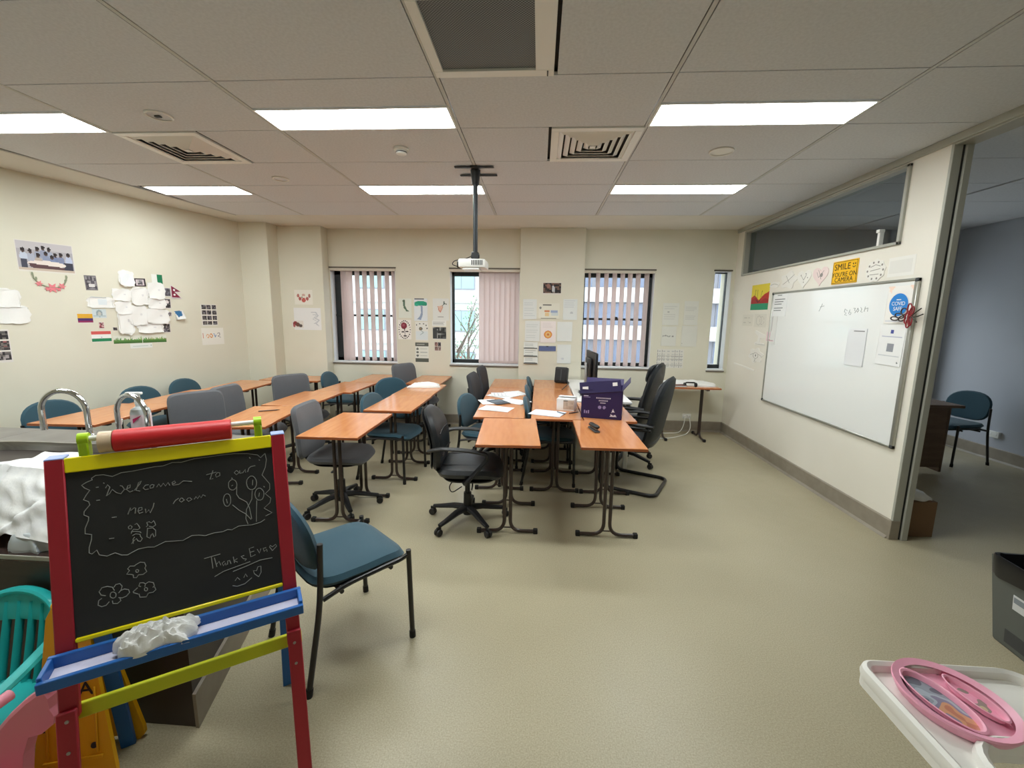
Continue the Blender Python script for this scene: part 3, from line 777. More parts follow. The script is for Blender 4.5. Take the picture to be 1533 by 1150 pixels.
def arm_chair(label, x, y, face):
    t_ = thing('office_armchair', label, 'chair', (x, y, 0), math.radians(face - 90))
    def sf(px, py, pz):
        z = .46 + pz
        if py > .1: z -= (py - .1) ** 2 * 1.8
        return (px, py + .03, z + .15 * px * px)
    st = obj('seat', MB().pad(.25, .25, .05, .05, 4.0, fn=sf, k=3.4), M_LEATHER, t_)
    obj('seam', MB().tube([(-.14, -.17, .512), (-.14, .12, .507), (-.13, .2, .49)], .004, 5), M_BLACKPL, st)
    obj('seam', MB().tube([(.14, -.17, .512), (.14, .12, .507), (.13, .2, .49)], .004, 5), M_BLACKPL, st)
    def bf(px, py, pz):
        z = .69 + py; yy = -.22 - (z - .5) * .24 + .35 * px * px + pz + .045 * math.sin((z - .5) * 6.5)
        return (px * (1 - .12 * (z - .7)), yy, z)
    bk = obj('backrest', MB().pad(.23, .235, .045, .035, 4.2, fn=bf, k=3.6, seg=40, nb=3.0), M_LEATHER, t_)
    for zz in (-.1, .06): obj('seam', MB().tube([Vector(bf(px, zz, .0455)) + Vector((0, .0, 0)) for px in [-.17 + .034 * i for i in range(11)]], .0045, 5), M_BLACKPL, bk)
    obj('back_shell', MB().pad(.215, .225, .006, .014, 4.2, fn=lambda a, b, c: tuple(Vector(bf(a, b, c)) + Vector((0, -.035, 0))), k=3.6, seg=36), M_BLACKPL, t_)
    for s in (-1, 1):
        ar = obj('armrest', MB().tube(fillet([(s * .225, -.25, .64), (s * .28, -.17, .675), (s * .295, .02, .675), (s * .29, .17, .645), (s * .285, .17, .60), (s * .27, .02, .42), (s * .2, 0, .405)], .09, 6), .02, 10, flat=(1.25, .7)), M_BLACKPL, t_)
    obj('seat_pan', MB().pad(.21, .21, .01, .03, 3.5, fn=lambda a, b, c: (a, b + .03, .405 + c)), M_BLACKPL, t_)
    obj('tilt_housing', MB().rbox(-.08, .08, -.12, .14, .35, .41, .015), M_BLACKPL, t_)
    obj('lever', MB().tube(fillet([(.06, .04, .38), (.2, .06, .375), (.26, .06, .36)], .03, 3), .006, 6), M_CHROME, t_)
    obj('height_cable', MB().tube(fillet([(.08, -.08, .39), (.12, -.13, .33), (.1, -.11, .27), (.04, -.04, .30)], .06, 5), .004, 6), M_BLACKPL, t_)
    star_base(t_, .30, .38)
    return t_
def exec_chair(label, x, y, face, cantilever):
    t_ = thing('executive_chair', label, 'chair', (x, y, 0), math.radians(face - 90))
    def sf(px, py, pz):
        z = .47 + pz
        if py > .1: z -= (py - .1) ** 2 * 1.6
        return (px, py + .03, z + .1 * px * px)
    obj('seat', MB().pad(.255, .26, .055, .06, 4.0, fn=sf, k=3.2), M_LEATHER, t_)
    TOP = 1.09 if cantilever else 1.15
    hh = (TOP - .38) / 2
    def bf(px, py, pz):
        z = .38 + hh + py; yy = -.20 - (z - .5) * .20 + .40 * px * px + pz - .0 + .12 * max(0, .55 - z) * 2
        return (px * (1 - .18 * max(0, z - .8)), yy, z)
    bk = obj('backrest', MB().pad(.285 if cantilever else .255, hh, .05, .045, 3.6, fn=bf, k=3.2, seg=40, nb=2.7), M_LEATHERB if cantilever else M_LEATHER, t_)
    if not cantilever:
        obj('headrest', MB().pad(.20, .10, .035, .03, 3.4, fn=lambda a, b, c: tuple(Vector(bf(a, b + hh - .12, c)) + Vector((0, .05, 0))), k=3), M_LEATHER, bk)
        obj('lumbar_pad', MB().pad(.21, .12, .03, .02, 3.4, fn=lambda a, b, c: tuple(Vector(bf(a, b - .05, c)) + Vector((0, .045, 0))), k=3), M_LEATHER, bk)
    else:
        obj('back_pad', MB().pad(.21, hh * .8, .03, .02, 3.6, fn=lambda a, b, c: tuple(Vector(bf(a, b + .03, c)) + Vector((0, .042, 0))), k=3), M_LEATHER, bk)
    for s in (-1, 1):
        if cantilever:
            ar = obj('armrest', MB().tube(fillet([(s * .27, -.24, .66), (s * .285, .0, .665), (s * .285, .21, .645), (s * .28, .22, .6)], .06, 5), .02, 10, flat=(1.4, .7)), M_BLACKPL, t_)
        else:
            ar = obj('armrest', MB().tube(fillet([(s * .25, -.24, .67), (s * .29, -.1, .68), (s * .29, .2, .665), (s * .28, .16, .59), (s * .26, .05, .43)], .07, 5), .023, 10, flat=(1.3, .8)), M_BLACKPL, t_)
    if cantilever:
        pts = [(-.265, -.22, .62), (-.265, .20, .60), (-.265, .235, .018), (-.265, -.29, .018), (.265, -.29, .018), (.265, .235, .018), (.265, .20, .60), (.265, -.22, .62)]
        obj('cantilever_frame', MB().tube(fillet(pts, .09, 6), .0165, 10), M_METALBLK, t_)
    else:
        obj('tilt_housing', MB().rbox(-.08, .08, -.12, .12, .36, .42, .015), M_BLACKPL, t_)
        star_base(t_, .31, .38)
    return t_

visitor_chair('large teal chair in the foreground, half hidden by the easel', -.93, 1.90, 49)
visitor_chair('teal chair between left wall and table, behind the first tap', -3.99, 3.36, -4)
visitor_chair('teal chair by the left wall, right behind the soap dispenser', -3.93, 4.13, -4)
visitor_chair('teal chair by the left wall, smallest looking, below the grass strip', -3.93, 4.72, 0)
visitor_chair('teal chair turned to the table under the first window', -2.62, 5.62, 0)
visitor_chair('teal chair whose broad back rises between two glossy tables', -1.67, 5.04, -42)
visitor_chair('teal chair pushed under the middle table, back edge showing', -1.43, 4.10, -8)
visitor_chair('teal chair left of the table with papers, beside black office chairs', -.48, 4.16, -16)
visitor_chair('teal chair wedged between table pair, closest to the lone sheet', .15, 4.16, 0)
visitor_chair('teal chair wedged between table pair, middle of three', .14, 4.90, 0)
visitor_chair('teal chair wedged between table pair, closest to the column', .14, 5.62, 0)
visitor_chair('teal chair in the dim office beyond the doorway', 4.85, 5.22, 192)
task_chair('grey task chair with wide back just behind the red paper roll', -2.84, 3.42, -35)
task_chair('grey task chair overlapping behind the one at the roll', -2.78, 3.92, 0)
task_chair('grey task chair with square back facing camera, by the left rows', -2.68, 4.62, -35)
task_chair('grey task chair tucked at the front glossy table, star base visible', -1.62, 3.30, 2, top=.89)
task_chair('dark grey chair at the wall between two tables under info poster', -1.64, 5.66, -30, top=.94)
task_chair('black high backed chair edge-on, nearer of two beside the papers', -.46, 4.74, -4, group='black office chairs beside the paper table', fab=mat('charcoal_fabric', (60, 61, 66), .85, bump=.2, bscale=700), top=.97, key='b')
task_chair('black high backed chair edge-on, closer to the middle window blind', -.45, 5.42, -4, group='black office chairs beside the paper table', fab=mat('charcoal_fabric', (60, 61, 66), .85, bump=.2, bscale=700), top=.97, key='b')
arm_chair('black leather armchair on castors beside the small front table', -.53, 3.15, 3)
exec_chair('black cantilever chair seen from behind at the purple box table', .94, 4.08, 153, True)
exec_chair('shiny black leather executive chair with headrest by the white desk', 1.02, 4.74, 150, False)

# ------------------------------------------------------------------ white desk with the computer
t_ = thing('computer_desk', 'white L-shaped computer desk behind the purple box', 'desk', (0, 0, 0))
mb = MB(); mb.rbox(.41, .99, 4.44, 6.0, .715, .742, .004)
obj('desktop', mb, M_WHITE, t_)
obj('side_return', MB().rbox(.404, .41, 5.3, 5.99, .716, .741, .003), M_WHITE, t_)
for (x, y) in ((.96, 4.50), (.96, 5.93), (.44, 5.93)): obj('leg', MB().rbox(x - .022, x + .022, y - .022, y + .022, 0, .715, .004), M_WHITE, t_)
obj('modesty_panel', MB().rbox(.42, .438, 4.5, 5.9, .2, .715, .003), mat('pale_grey_panel', (196, 196, 196), .5), t_)
t_ = thing('monitor', 'slim dark computer monitor turned edge-on on the white desk', 'monitor', (.60, 4.86, .742), q(4))
M_SCREEN = mat('dark_screen', (14, 15, 18), .12)
mb = MB(); mb.rbox(-.012, .02, -.27, .27, .15, .49, .008)
obj('housing', mb, M_BLACKPL, t_)
obj('screen', MB().box(.0195, .0215, -.255, .255, .165, .475), M_SCREEN, t_, smooth=False)
obj('back_bulge', MB().rbox(-.045, -.01, -.14, .14, .2, .42, .02, seg=2), M_BLACKPL, t_)
obj('stand', join(MB().rbox(-.07, -.045, -.03, .03, 0.006, .36, .006), MB().rbox(-.06, -.03, -.02, .02, .3, .34, .004)), mat('silver_stand', (176, 178, 180), .35, .6), t_)
obj('foot', MB().rbox(-.12, .09, -.11, .11, 0, .012, .004), M_BLACKPL, t_)
o = obj('cable_bundle', MB().tube(fillet([(.50, 4.86, .752), (.46, 4.8, .80), (.5, 4.74, .754), (.55, 4.80, .79), (.53, 4.9, .752), (.47, 4.7, .756), (.56, 4.68, .752)], .03, 4), .006, 6), M_BLACKPL)
tag(o, 'tangled black cables on the white desk by the monitor', 'cable')
o = obj('cord', MB().tube(fillet([(.76, 4.92, .746), (.72, 4.88, .80), (.70, 4.9, .9), (.665, 4.98, .95)], .04, 4), .006, 6), mat('red_cord', (190, 50, 48), .5))
tag(o, 'red and white cord hanging from the monitor', 'cable')
# black speaker with cable
t_ = thing('desk_speaker', 'small black speaker leaning on the table before the column', 'speaker', (.31, 5.72, TZ), q(-20))
mb = MB(); mb.rbox(-.085, .085, -.05, .05, 0, .215, .018, seg=2, M=RX(q(-12)))
obj('cabinet', mb, M_BLACKPL, t_)
obj('grille', MB().rbox(-.07, .07, -.056, -.049, .03, .19, .01, M=RX(q(-12))), mat('grey_speaker_cloth', (44, 45, 47), .8), t_)
obj('stripe', MB().rbox(.0, .014, -.06, -.055, .03, .18, .002, M=RX(q(-12))), M_DGREYPL, t_)
obj('cable', MB().tube(fillet([(.08, .02, .03), (.13, -.05, .02), (.17, -.35, .018), (.2, -.6, .018)], .06, 4), .005, 6), M_BLACKPL, t_)

# ------------------------------------------------------------------ easel with chalkboard
EZ, EA, EB, EW, EWR = 1.172, 0.275, 0.184, 0.616, 0.532
M_RED = mat('red_painted_wood', (170, 30, 48), .45); M_YEL = mat('yellow_painted_wood', (252, 238, 10), .4); M_LIME = mat('lime_green_plastic', (172, 212, 24), .35)
M_BLUE = mat('blue_painted_wood', (32, 100, 178), .42); M_LILAC = mat('pale_lilac_tray_liner', (216, 214, 236), .6)
M_YGRN = mat('yellow_green_wood', (206, 212, 24), .45)
M_BOARD = mat('black_chalkboard', (33, 34, 35), .75, col2=(40, 41, 42), scale=6, detail=5)
M_CHALK = mat('white_chalk', (150, 152, 150), .95)
M_SCREW = mat('screw_head', (170, 160, 160), .35, .8)
easel = thing('chalkboard_easel', 'colourful child chalkboard easel with red posts and chalk greeting', 'easel', (-1.1725, 1.2773, 0), q(34.97))
_l = math.hypot(EA, EZ); _sy, _sz = EA / _l, EZ / _l
PF = Matrix(((1, 0, 0, 0), (0, _sy, -_sz, 0), (0, _sz, _sy, EZ), (0, 0, 0, 1)))   # x=u, y=up the slope, z=towards the viewer
def fp(name, u0, u1, v0, v1, n0, n1, m, parent=None, b=.003):
    return obj(name, MB().rbox(u0, u1, -v1, -v0, n0, n1, b, M=PF), m, parent or easel)
H = EW / 2
for s in (-1, 1):
    po = fp('post', min(s * H, s * (H - .043)), max(s * H, s * (H - .043)), 0, .74, -.012, .012, M_RED)
    ll = fp('lower_leg', min(s * (H + .001), s * (H - .042)), max(s * (H + .001), s * (H - .042)), .69 if s > 0 else .71, _l, .012, .03, M_RED)
    for v in (.73, .80) if s > 0 else (.735, .82):
        obj('screw', MB().lathe([(.001, .0315), (.0045, .0315), (.005, .030), (.005, .029)], 12, M=PF @ TR(s * (H - .022), -v, 0)), M_SCREW, ll)
    for v in (.055,) if s < 0 else ():
        pass
# rear legs
for s in (-1, 1):
    top = Vector((s * (H - .025), .022, EZ - .01)); bot = Vector((s * EWR / 2, EB, 0))
    d = (bot - top); L = d.length; zax = d.normalized(); xax = Vector((1, 0, 0)); yax = zax.cross(xax).normalized(); xax = yax.cross(zax)
    Mx = Matrix(((xax.x, yax.x, zax.x, top.x), (xax.y, yax.y, zax.y, top.y), (xax.z, yax.z, zax.z, top.z), (0, 0, 0, 1)))
    obj('rear_leg', MB().rbox(-.021, .021, -.01, .01, 0, L, .002, M=Mx), M_BLUE, easel)
    obj('hinge_cap', MB().rbox(min(s * H, s * (H - .043)), max(s * H, s * (H - .043)), -.012, .034, EZ - .004, EZ + .004, .002), mat('pale_blue_cap', (150, 168, 226), .4), easel)
fp('top_bar', -H + .043, H - .043, 0, .044, -.012, .014, M_YEL)
bd = fp('chalkboard', -H + .040, H - .040, .04, .53, -.006, .006, M_BOARD)
fp('board_trim', -H + .043, H - .043, .522, .535, -.01, .012, M_YEL)
fp('lower_bar', -.275, .312, .715, .757, -.032, -.012, M_YGRN)
def strokes(S, r):
    m = MB()
    for s in S:
        m.tube([PF @ Vector((a / 1000, -b / 1000, .0064)) for a, b in s], r, 5)
    return m
CHALK_TEXT=[[(-180,104),(-175,95),(-170,103),(-179,128),(-172,123),(-165,111),(-156,123),(-146,128),(-137,116),(-142,105),(-147,103)],[(-135,117),(-124,113),(-123,105),(-129,107),(-132,118),(-125,127),(-117,124)],[(-114,124),(-100,106),(-96,98),(-103,102),(-110,125),(-101,129)],[(-79,113),(-87,113),(-93,121),(-88,127),(-80,126)],[(-71,114),(-76,117),(-76,125),(-69,124),(-66,116),(-71,114)],[(-60,124),(-54,115),(-50,125),(-43,115),(-38,125),(-31,115),(-27,125)],[(-21,123),(-12,119),(-14,113),(-21,117),(-19,126),(-4,126),(8,117),(31,123)],[(89,97),(79,125),(88,124)],[(70,108),(98,104)],[(101,106),(95,113),(97,121),(107,117),(107,108),(101,106)],[(155,108),(148,115),(154,123),(162,117),(155,108)],[(164,110),(164,120),(173,119),(181,109),(181,120)],[(187,119),(191,107),(198,102),(211,101)],[(-133,194),(-126,175),(-126,184),(-117,177),(-114,179),(-116,195)],[(-108,189),(-99,187),(-99,180),(-106,180),(-109,189),(-106,197),(-97,195)],[(-91,186),(-90,199),(-83,191),(-80,201),(-72,185),(-69,172)],[(-22,185),(-16,176),(-7,170)],[(-1,171),(-6,178),(-1,184),(7,179),(2,172),(-1,171)],[(19,174),(13,179),(18,186),(27,181),(21,174)],[(33,182),(38,174),(42,182),(48,173),(51,181),(57,172),(64,178)],[(-170,195),(-159,196)],[(-179,257),(-168,258)],[(-201,98),(-195,98)],[(-202,137),(-194,137)],[(-184,87),(-182,90)],[(195,69),(198,74)],[(223,82),(226,85)],[(139,131),(142,134)],[(231,177),(234,181)],[(48,379),(92,376)],[(67,379),(69,417)],[(75,384),(80,415)],[(79,407),(87,399),(91,413)],[(102,403),(95,407),(98,417),(104,409),(105,417)],[(109,416),(111,404),(116,404),(119,416)],[(127,395),(129,416)],[(138,404),(128,408),(138,416)],[(158,399),(149,400),(155,409),(164,413),(159,417)],[(188,378),(174,380),(177,409),(191,405)],[(175,393),(188,392)],[(197,388),(203,403),(208,389)],[(224,390),(215,390),(217,401),(225,396),(226,404)],[(242,405),(234,390),(236,385),(243,392),(253,386),(256,393),(242,405)]]
CHALK_ART=[[(-208,74),(-210,69),(-200,62),(-183,63),(-163,72),(-142,64),(-116,64),(-95,62),(-62,59),(-40,60),(-17,53),(6,56),(41,50),(77,50),(120,49),(152,50),(191,56),(220,65),(229,76),(243,63)],[(243,63),(246,85),(241,111),(229,137),(250,172),(249,191),(234,204),(250,223),(246,238),(227,253),(250,274),(230,281)],[(-210,69),(-208,74),(-221,79),(-232,86),(-226,95),(-215,104),(-223,116),(-230,129),(-219,137),(-217,147),(-230,164),(-231,174),(-221,182),(-222,192),(-230,213),(-231,229),(-217,235),(-218,249),(-224,271),(-225,287),(-219,292),(-208,283),(-203,299),(-186,307),(-168,302),(-153,313),(-140,316),(-114,305),(-92,305),(-76,309),(-48,299),(-4,307),(20,297),(38,300),(55,306),(80,303),(104,305),(117,301),(129,305),(149,297),(168,299),(187,302),(214,299),(227,292)],[(-134,232),(-129,228),(-125,234),(-128,240),(-133,238),(-134,232)],[(-119,229),(-114,226),(-110,233),(-107,242),(-112,246),(-122,242),(-127,248),(-128,254)],[(-128,249),(-120,249),(-107,254),(-105,258)],[(-126,261),(-118,257),(-108,261),(-107,268),(-103,276),(-108,283),(-114,280),(-117,272),(-122,276),(-129,285)],[(-125,286),(-125,272),(-121,266)],[(-92,242),(-88,238),(-90,229),(-84,228),(-79,233),(-73,227),(-71,233),(-69,242),(-76,246),(-85,242)],[(-89,246),(-92,273),(-85,279),(-81,269),(-78,266),(-75,278),(-71,275),(-70,258),(-76,249),(-88,248)],[(-126,354),(-136,351),(-142,358),(-138,364),(-145,373),(-134,377),(-130,380),(-130,388),(-123,390),(-118,383),(-107,385),(-98,379),(-102,367),(-99,361),(-102,350),(-112,346),(-123,351),(-126,354)],[(-117,372),(-118,374),(-120,375),(-122,374),(-123,372),(-124,370),(-123,367),(-121,366),(-119,367),(-117,369),(-117,372)],[(-172,427),(-173,432),(-176,434),(-179,434),(-182,432),(-185,428),(-185,423),(-184,419),(-182,416),(-178,416),(-175,418),(-172,423),(-172,427)],[(-195,422),(-205,417),(-209,406),(-202,396),(-190,396),(-179,402),(-175,413)],[(-176,403),(-171,396),(-162,396),(-157,405),(-160,416),(-166,423)],[(-163,418),(-153,415),(-143,420),(-141,429),(-149,438),(-159,440),(-167,436)],[(-181,441),(-180,450),(-170,453),(-162,447),(-164,438)],[(-188,442),(-195,450),(-205,451),(-213,444),(-211,431),(-204,427)],[(-114,420),(-119,417),(-116,408),(-108,410),(-103,415),(-105,423)],[(-103,415),(-95,411),(-84,417),(-82,427),(-86,431)],[(-82,430),(-79,440),(-86,446),(-97,445)],[(-98,446),(-103,455),(-118,451),(-120,440)],[(-122,440),(-132,433),(-133,430),(-122,421)],[(-99,433),(-100,436),(-102,437),(-104,436),(-106,434),(-106,430),(-106,428),(-104,426),(-101,427),(-99,430),(-99,433)],[(132,205),(131,214),(127,221),(123,224),(118,223),(114,218),(112,210),(111,201),(113,192),(116,185),(121,182),(126,183),(130,188),(132,196),(132,205)],[(153,157),(151,165),(147,170),(142,173),(137,172),(132,168),(129,161),(129,153),(130,145),(134,140),(139,137),(144,138),(149,142),(152,149),(153,157)],[(211,161),(209,171),(204,179),(198,182),(191,181),(185,175),(182,166),(181,156),(183,146),(188,139),(194,135),(201,136),(206,142),(210,151),(211,161)],[(230,205),(228,214),(224,221),(218,223),(212,222),(207,217),(204,209),(203,200),(205,191),(209,184),(215,181),(221,182),(226,188),(230,196),(230,205)],[(136,222),(153,244),(172,261),(186,283)],[(152,163),(150,189),(156,203),(177,221),(184,243),(188,281)],[(196,185),(193,214),(175,246),(171,277),(176,296)],[(207,222),(201,294)],[(200,149),(198,167)],[(217,197),(214,210)],[(137,158),(142,156)],[(120,199),(122,214)],[(127,475),(134,466),(141,476)],[(152,472),(158,461),(162,472)],[(119,489),(132,495),(154,493),(175,479)],[(195,482),(183,468),(181,457),(190,460),(195,448),(204,448),(203,469),(195,482)],[(72,445),(97,435),(174,424)],[(123,443),(162,436),(203,427),(240,429)]]
for S_, nm_, r_ in ((CHALK_TEXT, 'chalk_letter_stroke', .0013), (CHALK_ART, 'chalk_drawing_stroke', .0012)):
    for st in S_: obj(nm_, strokes([st], r_), M_CHALK, bd)
# tray
tz = EZ - .575 * _sz; ty = -.575 * _sy
TX = .318
tr = obj('tray', join(MB().rbox(-TX, TX, ty - .112, ty - .098, tz - .012, tz + .02, .002), MB().rbox(-TX, TX, ty - .026, ty - .012, tz - .012, tz + .032, .002),
         MB().rbox(-TX, -TX + .012, ty - .1, ty - .02, tz - .012, tz + .03, .002), MB().rbox(TX - .012, TX, ty - .1, ty - .02, tz - .012, tz + .03, .002),
         MB().rbox(-TX + .01, TX - .01, ty - .1, ty - .02, tz - .012, tz - .004, .001)), M_BLUE, easel)
obj('tray_liner', MB().box(-TX + .013, TX - .013, ty - .097, ty - .027, tz - .004, tz - .001), M_LILAC, tr, smooth=False)
# paper roll on a rod held by lime clips
for u in (-.222, .228):
    obj('clip', join(MB().rbox(u - .012, u + .012, -.010, .028, EZ - .006, EZ + .044, .004), MB().cyl((u - .012, .009, EZ + .05), (u + .012, .009, EZ + .05), .019, seg=18)), M_LIME, easel)
obj('rod', MB().cyl((-.225, .009, EZ + .05), (.232, .009, EZ + .05), .0085, seg=12), M_WHITEPL, easel)
obj('roll_core', MB().cyl((-.188, .009, EZ + .035), (-.156, .009, EZ + .035), .0325, seg=24), mat('clear_plastic_core', (214, 190, 160), .3), easel)
obj('paper_roll', MB().lathe([(.03, 0), (.034, .002), (.0345, .15), (.034, .302), (.03, .304)], 28, M=TR(-.155, .009, EZ + .035) @ RY(PI / 2)), mat('red_paper_roll', (205, 32, 38), .45), easel)

def crumple(sx, sy, h, seed, nx=26, ny=20, lump=.5, fq=1.0):
    rng = random.Random(seed); ph = [(fq * rng.uniform(3, 16), fq * rng.uniform(-16, 16), rng.random() * 6.3, rng.uniform(.2, 1)) for _ in range(12)]
    def hgt(u, v):
        s = 0
        for a, b, c, k in ph: s += k * abs(math.sin(a * u + b * v + c)) / (1 + .12 * (abs(a) + abs(b)) / fq)
        return s / 2.2
    def f(u, v):
        a = 2 * u - 1; b = 2 * v - 1
        e = max(0, 1 - abs(a) ** 2.5) * max(0, 1 - abs(b) ** 2.5)
        wob = 1 + .16 * math.sin(7 * u + 3 * v + seed) + .10 * math.sin(13 * v - 4 * u)
        return (a * sx / 2 * wob, b * sy / 2 * (1 + .14 * math.sin(9 * u + seed)), .002 + h * (e ** .5) * (lump + (1 - lump) * hgt(u, v)) + .012 * hgt(v, u))
    m = MB().sheet(nx, ny, f); n = len(m.v); vs = list(m.v); fs = list(m.f)
    m.add([(x, y, 0.0005 if z < .02 else z - .004) for x, y, z in vs], [tuple(reversed(g)) for g in fs])
    return m
M_TISSUE = mat('white_tissue', (240, 240, 238), .85, bump=.2, bscale=90)
Mt = easel.matrix_world if False else None
_er = q(34.97)
def e2w(x, y, z):
    c, s = math.cos(_er), math.sin(_er)
    return (-1.1725 + c * x - s * y, 1.2773 + s * x + c * y, z)
o = obj('crumpled_tissue', crumple(.17, .085, .062, 5, 40, 30, lump=.08, fq=1.7), M_TISSUE, loc=e2w(-.075, ty - .066, tz + .012), rotz=_er)
tag(o, 'crumpled white tissue lying in the blue easel tray', 'tissue')

# ------------------------------------------------------------------ sink bench on the left
M_BENCH = mat('dark_brown_laminate', (46, 37, 33), .4, col2=(54, 43, 38), scale=3)
M_TOPG = mat('grey_bench_top', (120, 117, 112), .35, col2=(108, 105, 100), scale=8)
CX1 = -1.38
def bside(y): return -1.30 - .30 * (y - 1.36)
def bpoly(y0, y1, z0, z1, e=0.0):
    return MB().prism([(-4.1 + 2.6, y0 - 1.85), (bside(y0) + e + 2.6, y0 - 1.85), (bside(y1) + e + 2.6, y1 - 1.85), (-4.1 + 2.6, y1 - 1.85)], z1 - z0, M=TR(0, 0, z0))
t_ = thing('sink_bench', 'dark brown sink bench with stainless basin behind the easel', 'bench', (-2.6, 1.85, 0))
def P_(x): return x + 2.6
bx = lambda x0, x1, y0, y1, z0, z1, b=.003: MB().rbox(x0 + 2.6, x1 + 2.6, y0 - 1.85, y1 - 1.85, z0, z1, b)
obj('body', bpoly(1.62, 2.28, .0, .86), M_BENCH, t_, smooth=False)
obj('ledge', bpoly(1.36, 1.63, 0, .675), M_BENCH, t_, smooth=False)
obj('ledge_top', bpoly(1.35, 1.63, .675, .70, .004), mat('dark_glossy_laminate', (58, 44, 40), .25), t_)
obj('ledge_trim', bx(-4.1, bside(1.35) + .004, 1.345, 1.351, .684, .70, .001), M_ALUP, t_)
obj('kick_skirting', MB().prism([(bside(1.355) + 2.6, 1.355 - 1.85), (bside(1.355) + .014 + 2.6, 1.355 - 1.85), (bside(2.28) + .014 + 2.6, 2.28 - 1.85), (bside(2.28) + 2.6, 2.28 - 1.85)], .15), M_BASE, t_, smooth=False)
SX0, SX1, SY0, SY1 = -2.95, -1.98, 1.70, 2.04
top = join(bx(-4.1, SX0, 1.60, 2.30, .86, .90), MB().prism([(SX1 + 2.6, -.25), (bside(1.6) + .01 + 2.6, -.25), (bside(2.3) + .01 + 2.6, .45), (SX1 + 2.6, .45)], .04, M=TR(0, 0, .86)), bx(SX0, SX1, 1.60, SY0, .86, .90), bx(SX0, SX1, SY1, 2.30, .86, .90))
obj('bench_top', top, M_TOPG, t_)
cxs, cys = (SX0 + SX1) / 2 + 2.6, (SY0 + SY1) / 2 - 1.85
def basin():
    m = MB(); seg = 40; vs = []; fs = []
    prof = [(1.07, .901), (1.05, .906), (1.0, .904), (.96, .88), (.93, .74), (.8, .70), (.3, .695), (.02, .694)]
    for (k, z) in prof:
        for j in range(seg):
            t = 2 * PI * j / seg; c, d = math.cos(t), math.sin(t); e = 4.5
            vs.append((cxs + (SX1 - SX0) / 2 * k * math.copysign(abs(c) ** (2 / e), c), cys + (SY1 - SY0) / 2 * k * math.copysign(abs(d) ** (2 / e), d), z))
    for i in range(len(prof) - 1):
        for j in range(seg):
            l = (j + 1) % seg; fs.append((i * seg + j, i * seg + l, (i + 1) * seg + l, (i + 1) * seg + j))
    fs.append(tuple((len(prof) - 1) * seg + j for j in range(seg)))
    return m.add(vs, fs)
obj('basin', basin(), M_STEEL, t_)
def tap(label, x, y, dx, dy, h, w_):
    t_ = thing('gooseneck_tap', label, 'tap', (x, y, .90), 0, 'chrome sink taps')
    n = 14; L = math.hypot(dx, dy); ux, uy = dx / L, dy / L; r = w_ / 2; pts = [(0, 0, 0), (0, 0, .05)]
    lean = .015
    pts = [(0, 0, 0.02), (ux * -.0, uy * 0, h - r)]
    for i in range(1, n + 1):
        a = PI * i / n; pts.append((ux * (r - r * math.cos(a)), uy * (r - r * math.cos(a)), h - r + r * math.sin(a)))
    pts.append((ux * w_, uy * w_, h - r - .09))
    obj('spout', MB().tube(pts, .0135, 14), M_CHROME, t_)
    obj('collar', MB().lathe([(.001, 0), (.026, 0), (.026, .008), (.02, .03), (.014, .034), (.001, .034)], 20), M_CHROME, t_)
    obj('aerator', MB().cyl((ux * w_, uy * w_, h - r - .105), (ux * w_, uy * w_, h - r - .08), .0155, seg=14), M_CHROME, t_)
    obj('lever', MB().tube(fillet([(0, 0, .05), (-ux * .03 - uy * .03, -uy * .03 + ux * .03, .06), (-ux * .05 - uy * .05, -uy * .05 + ux * .05, .085)], .01, 3), .006, 8), M_CHROME, t_)
tap('chrome gooseneck tap seen whole, its outlet in front of the left table', -2.45, 2.12, -.98, -.2, .275, .215)
tap('chrome gooseneck tap partly hidden by the red roll', -2.36, 2.20, .98, -.2, .245, .225)
t_ = thing('soap_dispenser', 'clear soap pump bottle with pink label between the taps', 'soap bottle', (-2.28, 2.26, .90), q(10))
obj('bottle', MB().lathe([(.001, 0), (.044, 0), (.047, .006), (.047, .13), (.042, .15), (.02, .165), (.018, .18), (.001, .18)], 24), mat('clear_soap_plastic', (214, 220, 222), .15), t_)
obj('label', MB().lathe([(.0475, .03), (.0478, .032), (.0478, .12), (.0475, .122)], 24, cap=False), mat('pale_label', (232, 214, 220), .5), t_)
obj('label_mark', MB().prism([(.0, .0), (.045, .02), (.0, -.025)], .002, M=TR(-.01, -.0485, .1) @ RX(PI / 2)), mat('magenta_mark', (200, 40, 100), .5), t_)
obj('pump', join(MB().cyl((0, 0, .18), (0, 0, .2), .022, seg=16), MB().cyl((0, 0, .2), (0, 0, .235), .007, seg=10), MB().rbox(-.065, .018, -.012, .012, .232, .247, .004)), M_WHITEPL, t_)
# draped white cloth
def drape():
    rng = random.Random(3); ph = [(rng.uniform(4, 18), rng.uniform(3, 14), rng.random() * 6.3) for _ in range(9)]
    def f(u, v):
        x = (u - .5) * .62 + .03 * math.sin(5 * v + 9 * u)
        s = v * .55
        if s < .2: y, z = .2 - s, .925
        else:
            a = min((s - .2) / .05, 1.0); y = -.03 * a - .42 * (s - .2); z = .925 - max(0, s - .215) * (.58 + .1 * math.sin(7 * u))
        n = sum(math.sin(a * u + b * v + c) for a, b, c in ph) / 9
        n2 = sum(abs(math.sin(2.3 * a * u - 1.7 * b * v + 2 * c)) for a, b, c in ph) / 9 - .5
        return (x, y - .045 * abs(n) - .03 * n2, z + .035 * n + .02 * n2 + (.02 if s < .2 else 0))
    m = MB().sheet(44, 36, f); vs = list(m.v); fs = list(m.f)
    m.add([(x, y + .003, z - .003) for x, y, z in vs], [tuple(reversed(g)) for g in fs]); return m
